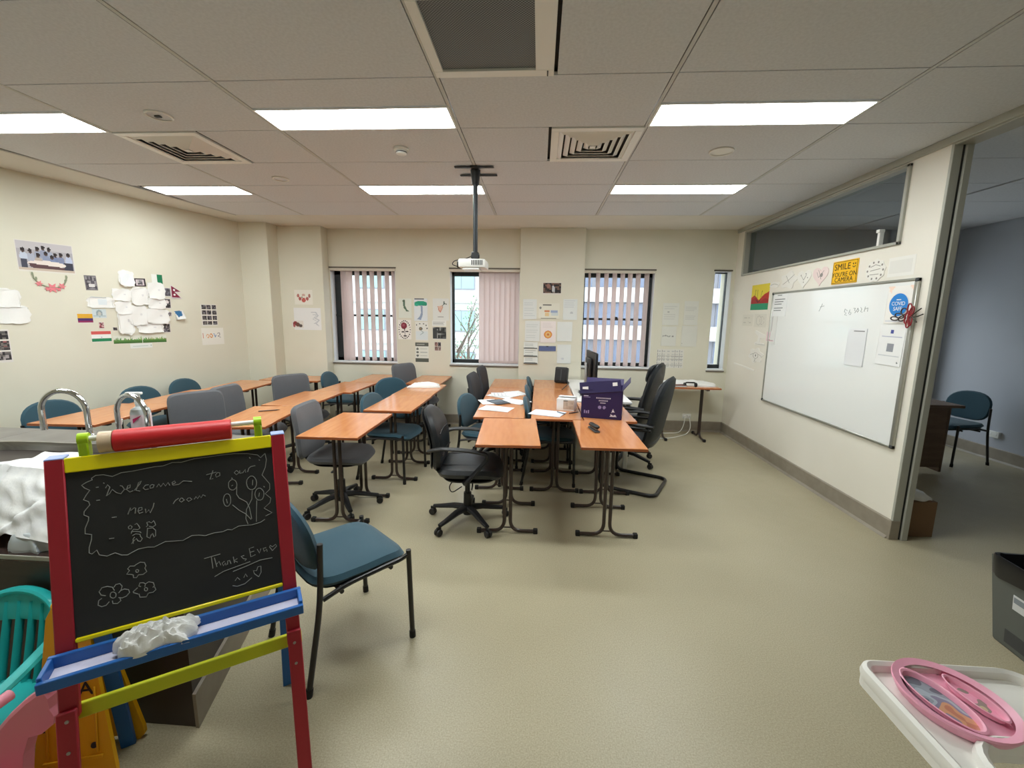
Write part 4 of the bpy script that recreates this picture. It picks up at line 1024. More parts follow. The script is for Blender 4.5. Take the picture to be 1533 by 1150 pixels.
o = obj('white_cloth', drape(), mat('white_cotton_cloth', (238, 238, 236), .9, col2=(228, 229, 230), scale=14, bump=.25, bscale=60), loc=(-2.02, 1.575, 0), rotz=q(-6))
tag(o, 'rumpled white cloth hanging over the edge of the sink', 'cloth')
o = obj('plastic_bag', crumple(.15, .07, .075, 11, lump=.6), mat('translucent_white_plastic', (190, 198, 202), .3), loc=(-1.92, 1.40, .70)); tag(o, 'crumpled clear plastic bag on the dark ledge below the cloth', 'bag')
t_ = thing('tub', 'small yellow and white tub on the ledge behind the red post', 'tub', (-1.77, 1.40, .70))
obj('body', MB().lathe([(.001, 0), (.032, 0), (.036, .06), (.001, .06)], 20), mat('mustard_plastic', (222, 176, 46), .4), t_)
obj('lid', MB().lathe([(.001, .06), (.038, .06), (.038, .072), (.001, .072)], 20), M_WHITEPL, t_)
t_ = thing('squeeze_bottle', 'orange yellow bottle at the left end of the dark ledge', 'bottle', (-2.19, 1.50, .70))
obj('body', MB().lathe([(.001, 0), (.03, 0), (.034, .02), (.03, .1), (.012, .12), (.001, .12)], 20), mat('amber_plastic', (224, 150, 36), .35), t_)
obj('cap', MB().lathe([(.001, .12), (.013, .12), (.011, .14), (.001, .14)], 14), mat('red_cap', (190, 60, 40), .4), t_)

# ------------------------------------------------------------------ children's things at the lower left
M_TURQ = mat('turquoise_plastic', (42, 186, 184), .4)
t_ = thing('child_chair', 'turquoise slatted plastic child chair at the lower left', 'chair', (-1.85, 1.09, 0), q(-84 - 90))
obj('seat', MB().pad(.17, .165, .012, .012, 4, fn=lambda a, b, c: (a, b, .27 + c + .3 * a * a), k=4), M_TURQ, t_)
def cb(x, zz, off=0): return (x, -.15 - (zz - .27) * .25 + .55 * x * x + off, zz)
rim = []
for i in range(25):
    a = PI * i / 24; rim.append(cb(.17 * math.cos(a), .44 + .145 * math.sin(a)))
obj('back_rim', MB().tube([cb(.165, .28)] + rim + [cb(-.165, .28)], .022, 10, flat=(1, .6)), M_TURQ, t_)
obj('back_top', MB().pad(.15, .05, .01, .01, 3, fn=lambda a, b, c: cb(a, .535 + b - 1.1 * a * a, c)), M_TURQ, t_)
for k in range(7):
    x = -.126 + .042 * k
    obj('slat', MB().tube([cb(x, .27), cb(x * 1.05, .42), cb(x * 1.02, .55 - 1.0 * x * x)], .0165, 6, flat=(1, .4)), M_TURQ, t_)
for s in (-1, 1):
    obj('armrest', MB().tube(fillet([cb(s * .17, .46), (s * .195, .0, .43), (s * .185, .15, .40), (s * .175, .165, .28)], .05, 5), .02, 8, flat=(1.1, .6)), M_TURQ, t_)
    for (yy, y2) in ((.14, .17), (-.14, -.19)): obj('leg', MB().tube([(s * .14, yy, .27), (s * .165, y2, 0)], [.026, .02], 8), M_TURQ, t_)
# yellow wet floor sign
M_SIGN = mat('yellow_sign_plastic', (236, 176, 14), .4)
t_ = thing('wet_floor_sign', 'yellow folding caution sign standing behind the easel post', 'sign', (-1.55, 1.20, 0), q(16))
def sign_panel(y0, y1, th):
    m = MB(); pl = [(-.118, .05), (-.118, .02), (-.10, 0), (-.05, 0), (-.04, .03), (.04, .03), (.05, 0), (.10, 0), (.118, .02), (.118, .05), (.055, .60), (.038, .635), (-.038, .635), (-.055, .60)]
    ang = math.atan2(y1 - y0, .635)
    return m.prism(pl, th, M=TR(0, y0, 0) @ RX(PI / 2 - ang))
fpn = obj('front_panel', sign_panel(-.07, 0.0, .016), M_SIGN, t_, smooth=False)
obj('back_panel', sign_panel(.075, .02, -.016), M_SIGN, t_, smooth=False)
obj('handle_bar', MB().cyl((-.05, .008, .625), (.05, .008, .625), .012, seg=10), M_SIGN, t_)
ang = math.atan2(.07, .635); SM = TR(0, -.07, 0) @ RX(PI / 2 - ang) @ TR(0, 0, .0165)
obj('rib', join(MB().rbox(-.085, .085, .1, .112, 0, .006, .002, M=SM), MB().rbox(.066, .073, .12, .35, 0, .005, .002, M=SM), MB().rbox(-.073, -.066, .12, .35, 0, .005, .002, M=SM)), M_SIGN, fpn)
obj('rivet', MB().lathe([(.001, .004), (.009, .004), (.011, 0)], 14, M=SM @ TR(.06, .145, 0)), M_BLACKPL, fpn)
obj('letter', cm('letA', lambda: text_mesh('A', .065, extrude=.001), M_BLACKPL), None, fpn, M=SM @ TR(.045, .345, .001))
obj('letter', cm('letF', lambda: text_mesh('F', .065, extrude=.001), M_BLACKPL), None, fpn, M=SM @ TR(-.07, .235, .001))
# pink toy
M_PINK = mat('pink_toy_plastic', (222, 132, 152), .4); M_PINK2 = mat('light_pink_toy_plastic', (238, 152, 170), .4)
t_ = thing('pink_toy', 'pink plastic rocking toy side cut off by the bottom left edge', 'toy', (-1.5, 1.0, 0))
pl = [(-1.582, .351), (-1.523, .415), (-1.463, .47), (-1.403, .515), (-1.392, .492), (-1.392, .459), (-1.38, .436), (-1.386, .41), (-1.429, .373), (-1.475, .356), (-1.501, .294), (-1.52, .2), (-1.50, .08), (-1.46, 0.03), (-1.5, 0), (-1.64, 0), (-1.66, .05), (-1.66, .26)]
for (y0, nm) in ((-.012, 'side_panel'), (-.34, 'side_panel')):
    obj(nm, MB().prism([(x + 1.5, z) for x, z in pl], .03, M=TR(0, y0 + .03, 0) @ RX(PI / 2)), M_PINK, t_, smooth=False)
    def rimf(y0=y0):
        return MB().tube([(x + 1.5, y0 + .015, z) for x, z in [(-1.66, .26)] + pl[:4]], .014, 8)
    obj('rim', rimf(), M_PINK2, t_)  # lighter pink paints in the light that the edge catches
obj('handle', MB().cyl((-.10, -.40, .43), (-.10, .05, .43), .017, seg=12), M_PINK2, t_)
obj('seat', MB().rbox(-.15, -.03, -.32, -.01, .20, .225, .01), M_PINK2, t_)
obj('foot_rest', MB().cyl((-.06, -.40, .12), (-.06, .05, .12), .017, seg=12), M_PINK2, t_)

# ------------------------------------------------------------------ high chair with plate at the lower right
M_HC = mat('high_chair_white_plastic', (238, 236, 230), .4)
HX, HY = .965, 0.72
t_ = thing('high_chair', 'white plastic high chair with tray in the lower right corner', 'high chair', (HX, HY - .1, 0))
def u_outline(o, ct=.765, cx0=.855, cx1=1.075):
    # U-shaped tray outline in world xy, inset by o
    P = []
    def arc(cx, cy, r, a0, a1, n=6):
        for k in range(n + 1):
            a = math.radians(a0 + (a1 - a0) * k / n); P.append((cx + r * math.cos(a) - HX, cy + r * math.sin(a) - HY + .1))
    x0, x1, y0, y1 = .775 + o, 1.155 - o, .50 + o, .965 - o; r = .03
    arc(x1 - .05, y1 - .05, .05, 0, 90); arc(x0 + r, y1 - r, r, 90, 180); arc(x0 + r, y0 + r, r, 180, 270); arc(cx0 - o - r, y0 + r, r, 270, 360)
    arc(cx0 - o + .07, ct + o - .07, .07, 180, 90); arc(cx1 + o - .07, ct + o - .07, .07, 90, 0); arc(cx1 + o + r, y0 + r, r, 180, 270); arc(x1 - r, y0 + r, r, 270, 360)
    return P
obj('tray', MB().prism(u_outline(.004), .03, M=TR(0, 0, .757)), M_HC, t_, smooth=False)
obj('tray_rim', MB().tube([(x, y, .79) for x, y in u_outline(.010)], .0115, 8, closed=True, flat=(1, 1.6)), M_HC, t_)
obj('tray_arm', join(MB().rbox(-.175, -.135, -.36, .0, .72, .757, .008), MB().rbox(.135, .175, -.36, .0, .72, .757, .008)), M_HC, t_)
obj('seat', MB().pad(.17, .16, .02, .03, 4, fn=lambda a, b, c: (a, b - .15, .55 + c), k=4), M_HC, t_)
obj('backrest', MB().pad(.17, .2, .02, .02, 4, fn=lambda a, b, c: (a, -.31 - .2 * (b + .2) * .5 + .4 * a * a + c, .76 + b), k=4), M_HC, t_)
for sx in (-1, 1):
    for sy, y0, y1 in ((1, .08, .14), (-1, -.28, -.42)):
        obj('leg', MB().tube([(sx * .14, y0, .745 if sy > 0 else .56), (sx * .25, y1, 0)], [.026, .022], 10), M_HC, t_)
# oval divided plate
PLX, PLY = .912, .862
t_ = thing('divided_plate', 'pink oval divided plate lying on the high chair tray', 'plate', (PLX, PLY, .787), q(-78))
def plate():
    m = MB(); seg = 48; vs = []; fs = []
    prof = [(.86, .0), (.93, .006), (1.0, .022), (.985, .026), (.93, .024), (.84, .021)]
    for k, z in prof:
        for j in range(seg):
            t = 2 * PI * j / seg; vs.append((.106 * k * math.cos(t), .098 * k * math.sin(t), z))
    for i in range(len(prof) - 1):
        for j in range(seg):
            l = (j + 1) % seg; fs.append((i * seg + j, i * seg + l, (i + 1) * seg + l, (i + 1) * seg + j))
    fs.append(tuple(range(seg - 1, -1, -1)))
    return m.add(vs, fs)
M_PPL = mat('pink_plate_plastic', (244, 172, 196), .35)
obj('rim', plate(), M_PPL, t_)
def well(name, cx, cy, rx, ry, cols, seed):
    # a recessed well with a printed base of soft colour patches
    m = MB(); seg = 40; vs = []; fs = []
    prof = [(1.06, .021), (1.0, .0225), (.94, .02), (.9, .009)]
    for k, z in prof:
        for j in range(seg):
            t = 2 * PI * j / seg; vs.append((cx + rx * k * math.cos(t), cy + ry * k * math.sin(t), z))
    for i in range(len(prof) - 1):
        for j in range(seg):
            l = (j + 1) % seg; fs.append((i * seg + j, i * seg + l, (i + 1) * seg + l, (i + 1) * seg + j))
    o = obj(name, m.add(vs, fs), M_PPL, t_)
    md = bpy.data.materials.new('printed_plate_base'); md.use_nodes = True; nt = md.node_tree; b = nt.nodes['Principled BSDF']; b.inputs['Roughness'].default_value = .3
    tc = nt.nodes.new('ShaderNodeTexCoord'); vo = nt.nodes.new('ShaderNodeTexNoise'); vo.inputs['Scale'].default_value = 22; vo.inputs['Detail'].default_value = 1
    r = nt.nodes.new('ShaderNodeValToRGB'); r.color_ramp.interpolation = 'CONSTANT'
    els = r.color_ramp.elements; els[0].position = 0; els[0].color = lin(cols[0]); els[1].position = .36 + .0; els[1].color = lin(cols[1])
    for i_, c_ in enumerate(cols[2:]):
        e = els.new(.44 + .07 * i_); e.color = lin(c_)
    nt.links.new(tc.outputs['Object'], vo.inputs['Vector']); nt.links.new(vo.outputs['Fac'], r.inputs['Fac']); nt.links.new(r.outputs['Color'], b.inputs['Base Color'])
    mm = MB(); vv = [(cx + rx * .92 * math.cos(2 * PI * j / seg), cy + ry * .92 * math.sin(2 * PI * j / seg), .0095) for j in range(seg)]
    mm.add(vv, [tuple(range(seg))]); obj('printed_base', mm, md, o, smooth=False)
obj('floor', MB().prism([(.092 * math.cos(2 * PI * j / 40), .085 * math.sin(2 * PI * j / 40)) for j in range(40)], .004, M=TR(0, 0, .001)), M_PPL, t_, smooth=False)
well('large_well', -.004, -.030, .078, .036, [(104, 108, 120), (150, 158, 170), (176, 186, 196), (140, 134, 158), (214, 158, 122), (196, 128, 104)], 1)
well('small_well', .004, .048, .058, .022, [(236, 158, 188), (240, 170, 196), (244, 172, 196), (242, 166, 192), (150, 140, 130), (200, 190, 150)], 2)

# ------------------------------------------------------------------ bin
t_ = thing('waste_bin', 'grey plastic waste bin with black liner by the door opening', 'bin', (2.50, 1.96, 0), q(-6))
def bin_body():
    m = MB(); seg = 4; prof = [(.13, .155, 0), (.135, .16, .01), (.172, .205, .44), (.168, .2, .44), (.13, .155, .02)]
    vs = []; fs = []
    for hx, hy, z in prof: vs += [(-hx, -hy, z), (hx, -hy, z), (hx, hy, z), (-hx, hy, z)]
    for i in range(len(prof) - 1):
        for j in range(4): fs.append((i * 4 + j, i * 4 + (j + 1) % 4, (i + 1) * 4 + (j + 1) % 4, (i + 1) * 4 + j))
    fs.append((3, 2, 1, 0)); fs.append(tuple(range(16, 20))); return m.add(vs, fs)
obj('body', bin_body(), mat('grey_bin_plastic', (92, 96, 92), .5), t_, smooth=False)
def liner():
    m = MB(); vs = []; fs = []; n = 32
    rng = random.Random(4)
    per = []
    for k in range(n):
        t = 2 * PI * k / n; c, d = math.cos(t), math.sin(t); e = 10
        per.append((math.copysign(abs(c) ** (2 / e), c), math.copysign(abs(d) ** (2 / e), d)))
    prof = [(.172, .206, .35), (.178, .212, .44), (.176, .21, .452), (.166, .198, .448), (.14, .165, .25), (.06, .07, .2)]
    for r_, (hx, hy, z) in enumerate(prof):
        for k in range(n):
            j = rng.uniform(-.004, .004); vs.append((per[k][0] * (hx + abs(j)), per[k][1] * (hy + abs(j)), z + (rng.uniform(-.012, .012) if r_ == 0 else j)))
    for i in range(len(prof) - 1):
        for k in range(n):
            l = (k + 1) % n; fs.append((i * n + k, i * n + l, (i + 1) * n + l, (i + 1) * n + k))
    fs.append(tuple((len(prof) - 1) * n + k for k in range(n)))
    return m.add(vs, fs)
obj('liner', liner(), mat('black_bin_liner', (24, 24, 26), .3), t_)
def bx_(z): return -(.1342 + .0860 * z)
def binplate(y0, y1, z0, z1, e): return MB().add([(bx_(z0) - e, y0, z0), (bx_(z0) - e, y1, z0), (bx_(z1) - e, y1, z1), (bx_(z1) - e, y0, z1), (bx_(z0) + .002, y0, z0), (bx_(z0) + .002, y1, z0), (bx_(z1) + .002, y1, z1), (bx_(z1) + .002, y0, z1)], [(3, 2, 1, 0), (4, 5, 6, 7), (0, 1, 5, 4), (1, 2, 6, 5), (2, 3, 7, 6), (3, 0, 4, 7)])
lb = obj('label', binplate(-.13, .075, .225, .30, .002), mat('white_bin_label', (210, 212, 214), .4), t_)
obj('label_band', binplate(-.125, .07, .262, .29, .003), mat('grey_label_band', (130, 138, 146), .4), lb, smooth=False)
obj('hand_recess', binplate(-.14, .10, .03, .10, .002), M_DGREYPL, t_)

# ------------------------------------------------------------------ things on the tables
PU = (40, 30, 82)
t_ = thing('glove_carton', 'open purple carton with white print standing on the table', 'box', (.56, 3.70, TZ), q(-12))
M_PUR = mat('purple_carton', PU, .45); M_KRAFT = mat('kraft_inside', (176, 150, 120), .8)
def face_print(name, wd, ht, shapes, M, nx, ny, bg=PU):
    me = sheet_mesh(name, wd, ht, bg, shapes, nx, ny, th=.001); me.materials.append(print_mat('carton_print', .45)); return obj(name, me, None, t_, M=M)
W2, D2, H2 = .175, .36, .255
bxm = MB()
bxm.box(-W2, -W2 + .004, 0, D2, 0, H2); bxm.box(W2 - .004, W2, 0, D2, 0, H2); bxm.box(-W2, W2, 0, .004, 0, H2); bxm.box(-W2, W2, D2 - .004, D2, 0, H2); bxm.box(-W2, W2, 0, D2, 0, .004)
obj('walls', bxm, M_PUR, t_, smooth=False)
wht = (222, 220, 235); lil = (150, 140, 190)
fs_ = [('r', .05, .20, .16, .225, wht), ('r', .05, .25, .22, .27, lil)]
for i_ in range(11): fs_.append(('r', .36 + .034 * i_, .26, .36 + .034 * i_ + .024, .30, wht))
for i_ in range(7): fs_.append(('r', .43 + .034 * i_, .335, .43 + .034 * i_ + .024, .38, wht))
fs_ += [('r', .46, .43, .60, .445, wht), ('e', .46, .60, .04, .055, lil), ('e', .57, .60, .04, .055, lil), ('r', .07, .72, .1, .84, lil), ('r', .12, .75, .15, .84, lil), ('r', .17, .72, .2, .84, lil), ('p', [(.72, .9), (.79, .62), (.88, .9)], wht), ('e', .80, .80, .05, .06, PU)]
face_print('front_print', 2 * W2 - .004, H2 - .004, fs_, TR(0, 0, H2 / 2), 60, 44)
face_print('side_print', D2 - .01, H2 - .01, [('p', [(.05, .95), (.12, .3), (.3, .95)], wht), ('e', .3, .75, .14, .2, wht), ('e', .3, .75, .1, .14, PU)], TR(W2, D2 / 2, H2 / 2) @ RZ(PI / 2), 30, 24)
fl = obj('front_flap', MB().rbox(-W2 - .015, W2 - .01, -.003, .003, 0, .10, .001, M=TR(0, -.004, H2 - .02) @ RY(q(-7)) @ RX(q(-14))), M_PUR, t_)
obj('flap_label', MB().box(-W2 + .01, -W2 + .06, -.0045, -.003, .035, .06, M=TR(0, -.004, H2 - .02) @ RY(q(-7)) @ RX(q(-14))), M_WHITE, fl, smooth=False)
obj('flap_mark', MB().box(W2 - .08, W2 - .04, -.0045, -.003, .05, .08, M=TR(0, -.004, H2 - .02) @ RY(q(-7)) @ RX(q(-14))), M_WHITE, fl, smooth=False)
obj('side_flap', MB().rbox(W2 - .004, W2 + .0, .01, D2 - .01, H2 - .01, H2 + .1, .001, M=TR(W2, 0, H2) @ RY(q(38)) @ TR(-W2, 0, -H2)), M_PUR, t_)
obj('back_flap', MB().rbox(-W2, W2, 0, .003, 0, .10, .001, M=TR(0, D2, H2) @ RX(q(-62))), M_PUR, t_)
t_ = thing('tissue_carton', 'small white carton with beige print next to the purple box', 'box', (.285, 4.06, TZ), q(-14))
obj('carton', MB().rbox(-.085, .085, -.08, .08, 0, .115, .002), M_WHITE, t_)
me = sheet_mesh('front_print', .1, .085, (196, 178, 160), [('r', 0, 0, .4, .12, (90, 84, 80)), ('n', .05, .25, .95, .9, [(196, 178, 160), (184, 166, 150), (206, 190, 174)], 5, 4)], 12, 10); me.materials.append(print_mat()); obj('front_print', me, None, t_, M=TR(.03, -.08, .058))
obj('top_flap', MB().rbox(-.08, .08, -.02, .08, .114, .12, .002, M=TR(0, .08, .115) @ RX(q(-6)) @ TR(0, -.08, -.115)), M_PAPER, t_)
t_ = thing('stapler', 'dark grey stapler resting on the front right table', 'stapler', (.45, 3.30, TZ), q(12))
obj('base', MB().rbox(-.022, .022, -.085, .085, 0, .014, .004), M_DGREYPL, t_)
obj('arm', MB().rbox(-.02, .02, -.09, .08, .02, .05, .012, M=TR(0, .065, .012) @ RX(q(-4)) @ TR(0, -.065, -.012)), M_BLACKPL, t_)
obj('staple_rail', MB().rbox(-.008, .008, -.075, .06, .012, .02, .002, M=TR(0, .065, .012) @ RX(q(-3)) @ TR(0, -.065, -.012)), M_STEEL, t_)
def flat(label, x, y, rot, wd=.21, ht=.297, z=TZ, bg=(240, 241, 243), shapes=(), nx=4, ny=4, name='paper_sheet', cat='paper', seed=1, wave=.004, th=.0015, group=None):
    me = sheet_mesh(name, wd, ht, bg, shapes, max(nx, 6), max(ny, 6), 0, seed, th, wave=wave); me.materials.append(print_mat())
    o = bpy.data.objects.new(name, me); COL.objects.link(o)
    o.matrix_world = TR(x, y, z + .001) @ RZ(q(rot)) @ RX(-PI / 2)
    return tag(o, label, cat, group)
txt = [('r', .1, .1 + .07 * i_, .9, .115 + .07 * i_, (200, 203, 208)) for i_ in range(11)]
GP = 'loose sheets on the tables'
flat('lone white sheet nearest the front edge of the left paired table', -.39, 3.98, 75, shapes=txt, nx=16, ny=22, group=GP, seed=2)
flat('white sheet under the dark tablet', -.24, 4.35, 60, z=TZ, group=GP, seed=3)
o = flat('dark printed card lying among the papers', -.40, 4.29, 35, .16, .22, TZ + .004, (78, 84, 92), [('r', .1, .1, .9, .5, (110, 120, 130))], 10, 10, 'printed_card', 'card', 4)
flat('white sheet poking out beside the dark card', -.50, 4.30, 20, .18, .25, TZ, group=GP, seed=5)
flat('white sheet at the far side of the paper heap', -.40, 4.66, 55, z=TZ, group=GP, seed=6)
flat('white sheet on top of the paper heap, turned crosswise', -.37, 4.72, 100, z=TZ + .005, shapes=txt, nx=16, ny=22, group=GP, seed=7)
flat('white sheet nearest the wedged chairs in the paper heap', -.25, 4.83, 30, .2, .26, TZ + .0, group=GP, seed=8)
flat('bluish white sheet in front of the white carton', .095, 3.85, 70, .22, .30, bg=(226, 234, 246), group=GP, seed=9)
def pen(label, x, y, rot, z, col, ln=.14):
    t_ = thing('pen', label, 'pen', (x, y, z + .005), q(rot))
    obj('barrel', MB().cyl((-ln / 2, 0, 0), (ln / 2 - .03, 0, 0), .0048, seg=8), mat('pen_' + '%d_%d_%d' % col, col, .4), t_)
    obj('tip', MB().cyl((ln / 2 - .03, 0, 0), (ln / 2, 0, 0), .0045, .001, 8), M_BLACKPL, t_)
pen('grey pen on the sheet before the white carton', .225, 3.84, -50, TZ + .006, (90, 96, 104), .12)
pen('dark blue pen between white carton and purple box', .345, 3.90, 35, TZ, (40, 50, 70), .12)
pen('dark pencil lying on the table behind the roll', -2.415, 3.62, 30, TZ, (70, 48, 40), .17)
o = obj('crumpled_paper', crumple(.36, .20, .05, 21, lump=.4), M_TISSUE, loc=(-1.40, 5.16, TZ), rotz=q(12)); tag(o, 'crumpled white sheets at the far end of the middle row', 'paper')
flat('pale pink sheet behind the crumpled white paper', -1.45, 5.275, 80, .16, .22, TZ, (238, 220, 224), seed=12)
o = obj('paper_heap', crumple(.62, .30, .055, 31, 34, 22, .35), M_TISSUE, loc=(2.0, 5.86, TZ)); tag(o, 'heap of rumpled white papers on the corner side table', 'paper')
t_ = thing('red_book', 'dark red book at the front of the paper heap', 'book', (1.86, 5.66, TZ), q(4))
obj('pages', MB().rbox(-.075, .075, -.05, .05, .003, .022, .002), M_PAPER, t_)
obj('cover', join(MB().rbox(-.08, .08, -.055, .055, 0, .004, .001), MB().rbox(-.08, .08, -.055, .055, .021, .026, .001), MB().rbox(-.082, -.078, -.055, .055, 0, .026, .001)), mat('dark_red_cover', (96, 30, 26), .5), t_)
t_ = thing('headset', 'black folded headset on the paper heap beside the red book', 'headset', (1.99, 5.645, TZ), q(0))
obj('band', MB().tube(fillet([(-.07, 0, .02), (-.06, 0, .06), (.06, 0, .06), (.07, 0, .02)], .05, 5), .01, 8), M_BLACKPL, t_)
for s in (-1, 1): obj('ear_pad', MB().lathe([(.001, -.012), (.028, -.012), (.03, 0), (.028, .012), (.001, .012)], 16, M=TR(s * .07, 0, .03) @ RY(PI / 2)), M_BLACKPL, t_)
# wall socket and cables on the floor in the right corner
t_ = thing('wall_socket', 'white double power socket low on the wall under the corner side table', 'socket', (2.16, YB, .22))
obj('plate', MB().rbox(-.06, .06, -.012, 0, -.035, .035, .004), M_WHITEPL, t_)
for s in (-1, 1): obj('plug', MB().rbox(s * .03 - .018, s * .03 + .018, -.045, -.012, -.02, .016, .005), M_WHITEPL, t_)
for k, (lab, P) in enumerate((('white cable curving along the floor nearer the skirting', [(2.13, 6.14, .21), (2.10, 6.10, .08), (2.02, 6.02, .008), (1.7, 5.98, .008), (1.35, 5.96, .008)]), ('white cable looping across the floor under the side table', [(2.19, 6.14, .21), (2.2, 6.08, .07), (2.1, 5.95, .008), (1.8, 5.72, .008), (1.4, 5.70, .008)]))):
    o = obj('power_cable', MB().tube(fillet(P, .12, 5), .006, 6), M_WHITEPL); tag(o, lab, 'cable', 'white cables in the corner')
# things in the dim office
t_ = thing('office_desk', 'brown wooden desk in the dim office behind the jamb', 'desk', (3.79, 5.1, 0))
M_BRN = mat('brown_office_wood', (112, 88, 68), .5, col2=(102, 78, 60), scale=4, stretch=(1, 1, 6))
obj('desktop', MB().rbox(-.72, .72, -.4, .4, .72, .75, .004), M_BRN, t_)
obj('end_panel', MB().rbox(.60, .625, -.36, .36, 0, .72, .003), M_BRN, t_); obj('end_panel', MB().rbox(-.7, -.675, -.36, .36, 0, .72, .003), M_BRN, t_)
obj('modesty_panel', MB().rbox(-.68, .60, -.36, -.34, .05, .72, .003), M_BRN, t_)
t_ = thing('cardboard_box', 'brown cardboard box with paper on top just inside the office', 'box', (2.905, 3.36, 0), q(2))
obj('carton', MB().rbox(-.105, .105, -.15, .15, 0, .28, .003), mat('cardboard', (120, 92, 66), .8), t_)
obj('paper', crumple(.2, .2, .05, 41), M_TISSUE, t_, loc=(0.0, -.03, .28))
t_ = thing('wall_socket', 'pale power socket on the dim office wall', 'socket', (XFAR, 5.27, .31), -PI / 2)
obj('plate', MB().rbox(-.06, .06, -.03, 0, -.037, .037, .004), M_WHITEPL, t_)
for s in (-1, 1): obj('switch', MB().rbox(s * .03 - .008, s * .03 + .008, -.034, -.03, -.006, .012, .002), M_WHITE, t_)

# ------------------------------------------------------------------ papers, drawings and flags on the walls
def LWP(s, z, off=.0): p = LW_O + LW_T * s + LW_N * off; return (p.x, p.y, z, LW_ROT)
def BWP(x, z, Y=YB): return (x, Y, z, 0.0)
def RWP(y, z, X=XR): return (X, y, z, -PI / 2)
def lines(x0, x1, y0, y1, n, c=(206, 208, 212), t=.006, seed=0):
    r = random.Random(seed); o = []
    for i in range(n):
        y = y0 + (y1 - y0) * i / max(1, n - 1); o.append(('r', x0, y - t, x1 - (x1 - x0) * r.random() * .3, y + t, c))
    return o
PH = [(92, 88, 96), (120, 118, 128), (70, 66, 74), (150, 146, 150), (178, 172, 172), (104, 96, 98)]
DK = [(40, 36, 40), (66, 62, 64), (92, 88, 88), (120, 114, 110), (52, 48, 52)]
# --- left wall
pr = random.Random(5)
crowd = [('r', .02, .02, .98, .94, (176, 172, 178)), ('r', .02, .02, .98, .28, (196, 192, 196))]
for (x, y, c) in ((.12, .42, (196, 204, 220)), (.24, .44, (176, 180, 196)), (.36, .36, (160, 166, 186)), (.46, .30, (150, 156, 178)), (.56, .34, (166, 172, 192)), (.50, .48, (140, 150, 178)), (.66, .50, (120, 132, 168)), (.76, .48, (128, 136, 168)), (.90, .46, (188, 196, 220)), (.36, .56, (186, 172, 160)), (.60, .58, (128, 140, 176))):
    crowd += [('e', x, y + .10, .065, .16, c), ('e', x, y - .10, .032, .075, (84, 66, 60)), ('e', x, y - .13, .034, .055, (46, 38, 40))]
crowd += [('r', .06, .60, .16, .9, (70, 72, 88)), ('r', .80, .62, .97, .9, (60, 60, 76)), ('e', .5, .72, .34, .11, (232, 222, 216)), ('p', [(.18, .72), (.82, .80), (.78, .9), (.22, .86)], (92, 66, 70)), ('r', .02, .88, .98, .94, (200, 184, 168))]
paper('group_photo', 'big group photo print of people around an oval table', 'photo', LWP(-1.863, 2.083), .404, .275, (226, 222, 214), crowd, 60, 40, tilt=0.0)
t_ = thing('flower_garland', 'pink paper flower garland taped under the group photo', 'garland', (0, 0, 0)); t_.matrix_world = TR(*LWP(-1.857, 1.857, .003)[:3]) @ RZ(LW_ROT)
M_FP = mat('pink_paper', (232, 132, 142), .8); M_FG = mat('grey_green_paper', (148, 156, 132), .8)
def flower(r, n=6): return MB().prism([((r if k % 2 == 0 else r * .45) * math.cos(PI * k / n), (r if k % 2 == 0 else r * .45) * math.sin(PI * k / n)) for k in range(2 * n)], .003, M=RX(PI / 2))
obj('twine', MB().tube([(-.12, 0, .08), (-.115, 0, .03), (-.08, 0, -.02), (-.02, 0, -.045), (.04, 0, -.045), (.09, 0, -.02), (.115, 0, .03), (.118, 0, .075)], .006, 5), M_FG, t_)
for (x, z, r) in ((.005, -.05, .05), (.075, -.028, .032), (-.085, -.015, .03), (-.03, -.06, .024), (.05, -.062, .02)): obj('paper_flower', flower(r), M_FP, t_, loc=(x, -.002, z))
for (x, z) in ((-.122, .07), (.118, .06), (-.1, .03), (.105, .02)): obj('leaf', MB().pad(.008, .017, .002, .002, 2, 12, 2, M=RX(PI / 2)), M_FG, t_, loc=(x, -.004, z))
WSH = 'white paper cut-outs of the wall collage'
def cut(label, s, z, w_, h_, seed, tilt=0, curl=.006, sh=(), bg=(240, 240, 238), cat='paper', nx=10, ny=10, off=0.0, group=WSH, wave=.006):
    return paper('paper_cutout', label, cat, LWP(s, z, off), w_, h_, bg, sh, nx, ny, q(tilt), curl, seed, group, wave=wave, ragged=.06)
cut('torn white sheet at the left photo edge, upper of two', -2.16, 1.70, .17, .175, 1, 4)
cut('torn white sheet at the left photo edge, lower and wider', -2.14, 1.555, .23, .17, 2, -3)
paper('photo_strip', 'strip of small dark photos at the left photo edge', 'photo', LWP(-2.235, 1.282), .09, .292, (228, 224, 218), [('n', .0, .04, .9, .3, DK, 5, 6), ('n', 0, .36, .9, .62, DK + [(150, 90, 90)], 5, 6), ('n', 0, .68, .9, .92, DK + [(170, 160, 160)], 5, 5)], 12, 40)
SM = 'small photos around the collage'
def sp(label, s, z, w_, h_, sh, bg=(214, 208, 206), nx=14, ny=14, tilt=0, seed=0, name='photo_print', off=.0, curl=0): return paper(name, label, 'photo', LWP(s, z, off), w_, h_, bg, sh, nx, ny, q(tilt), curl, seed, SM)
sp('grey photo with a white block, left of the cloud drawing', -1.55, 1.878, .098, .146, [('n', .04, .04, .96, .96, PH[:4], 6, 8), ('r', .3, .6, .75, .75, (220, 216, 216))], (120, 116, 120), tilt=-2)
cut('scalloped white paper cloud left of the collage', -1.49, 1.685, .248, .12, 4, 0, .004, [('r', .12, 0, .7, .12, (196, 200, 204)), ('r', .4, .25, .7, .7, (222, 230, 234))])
obj_sc = None
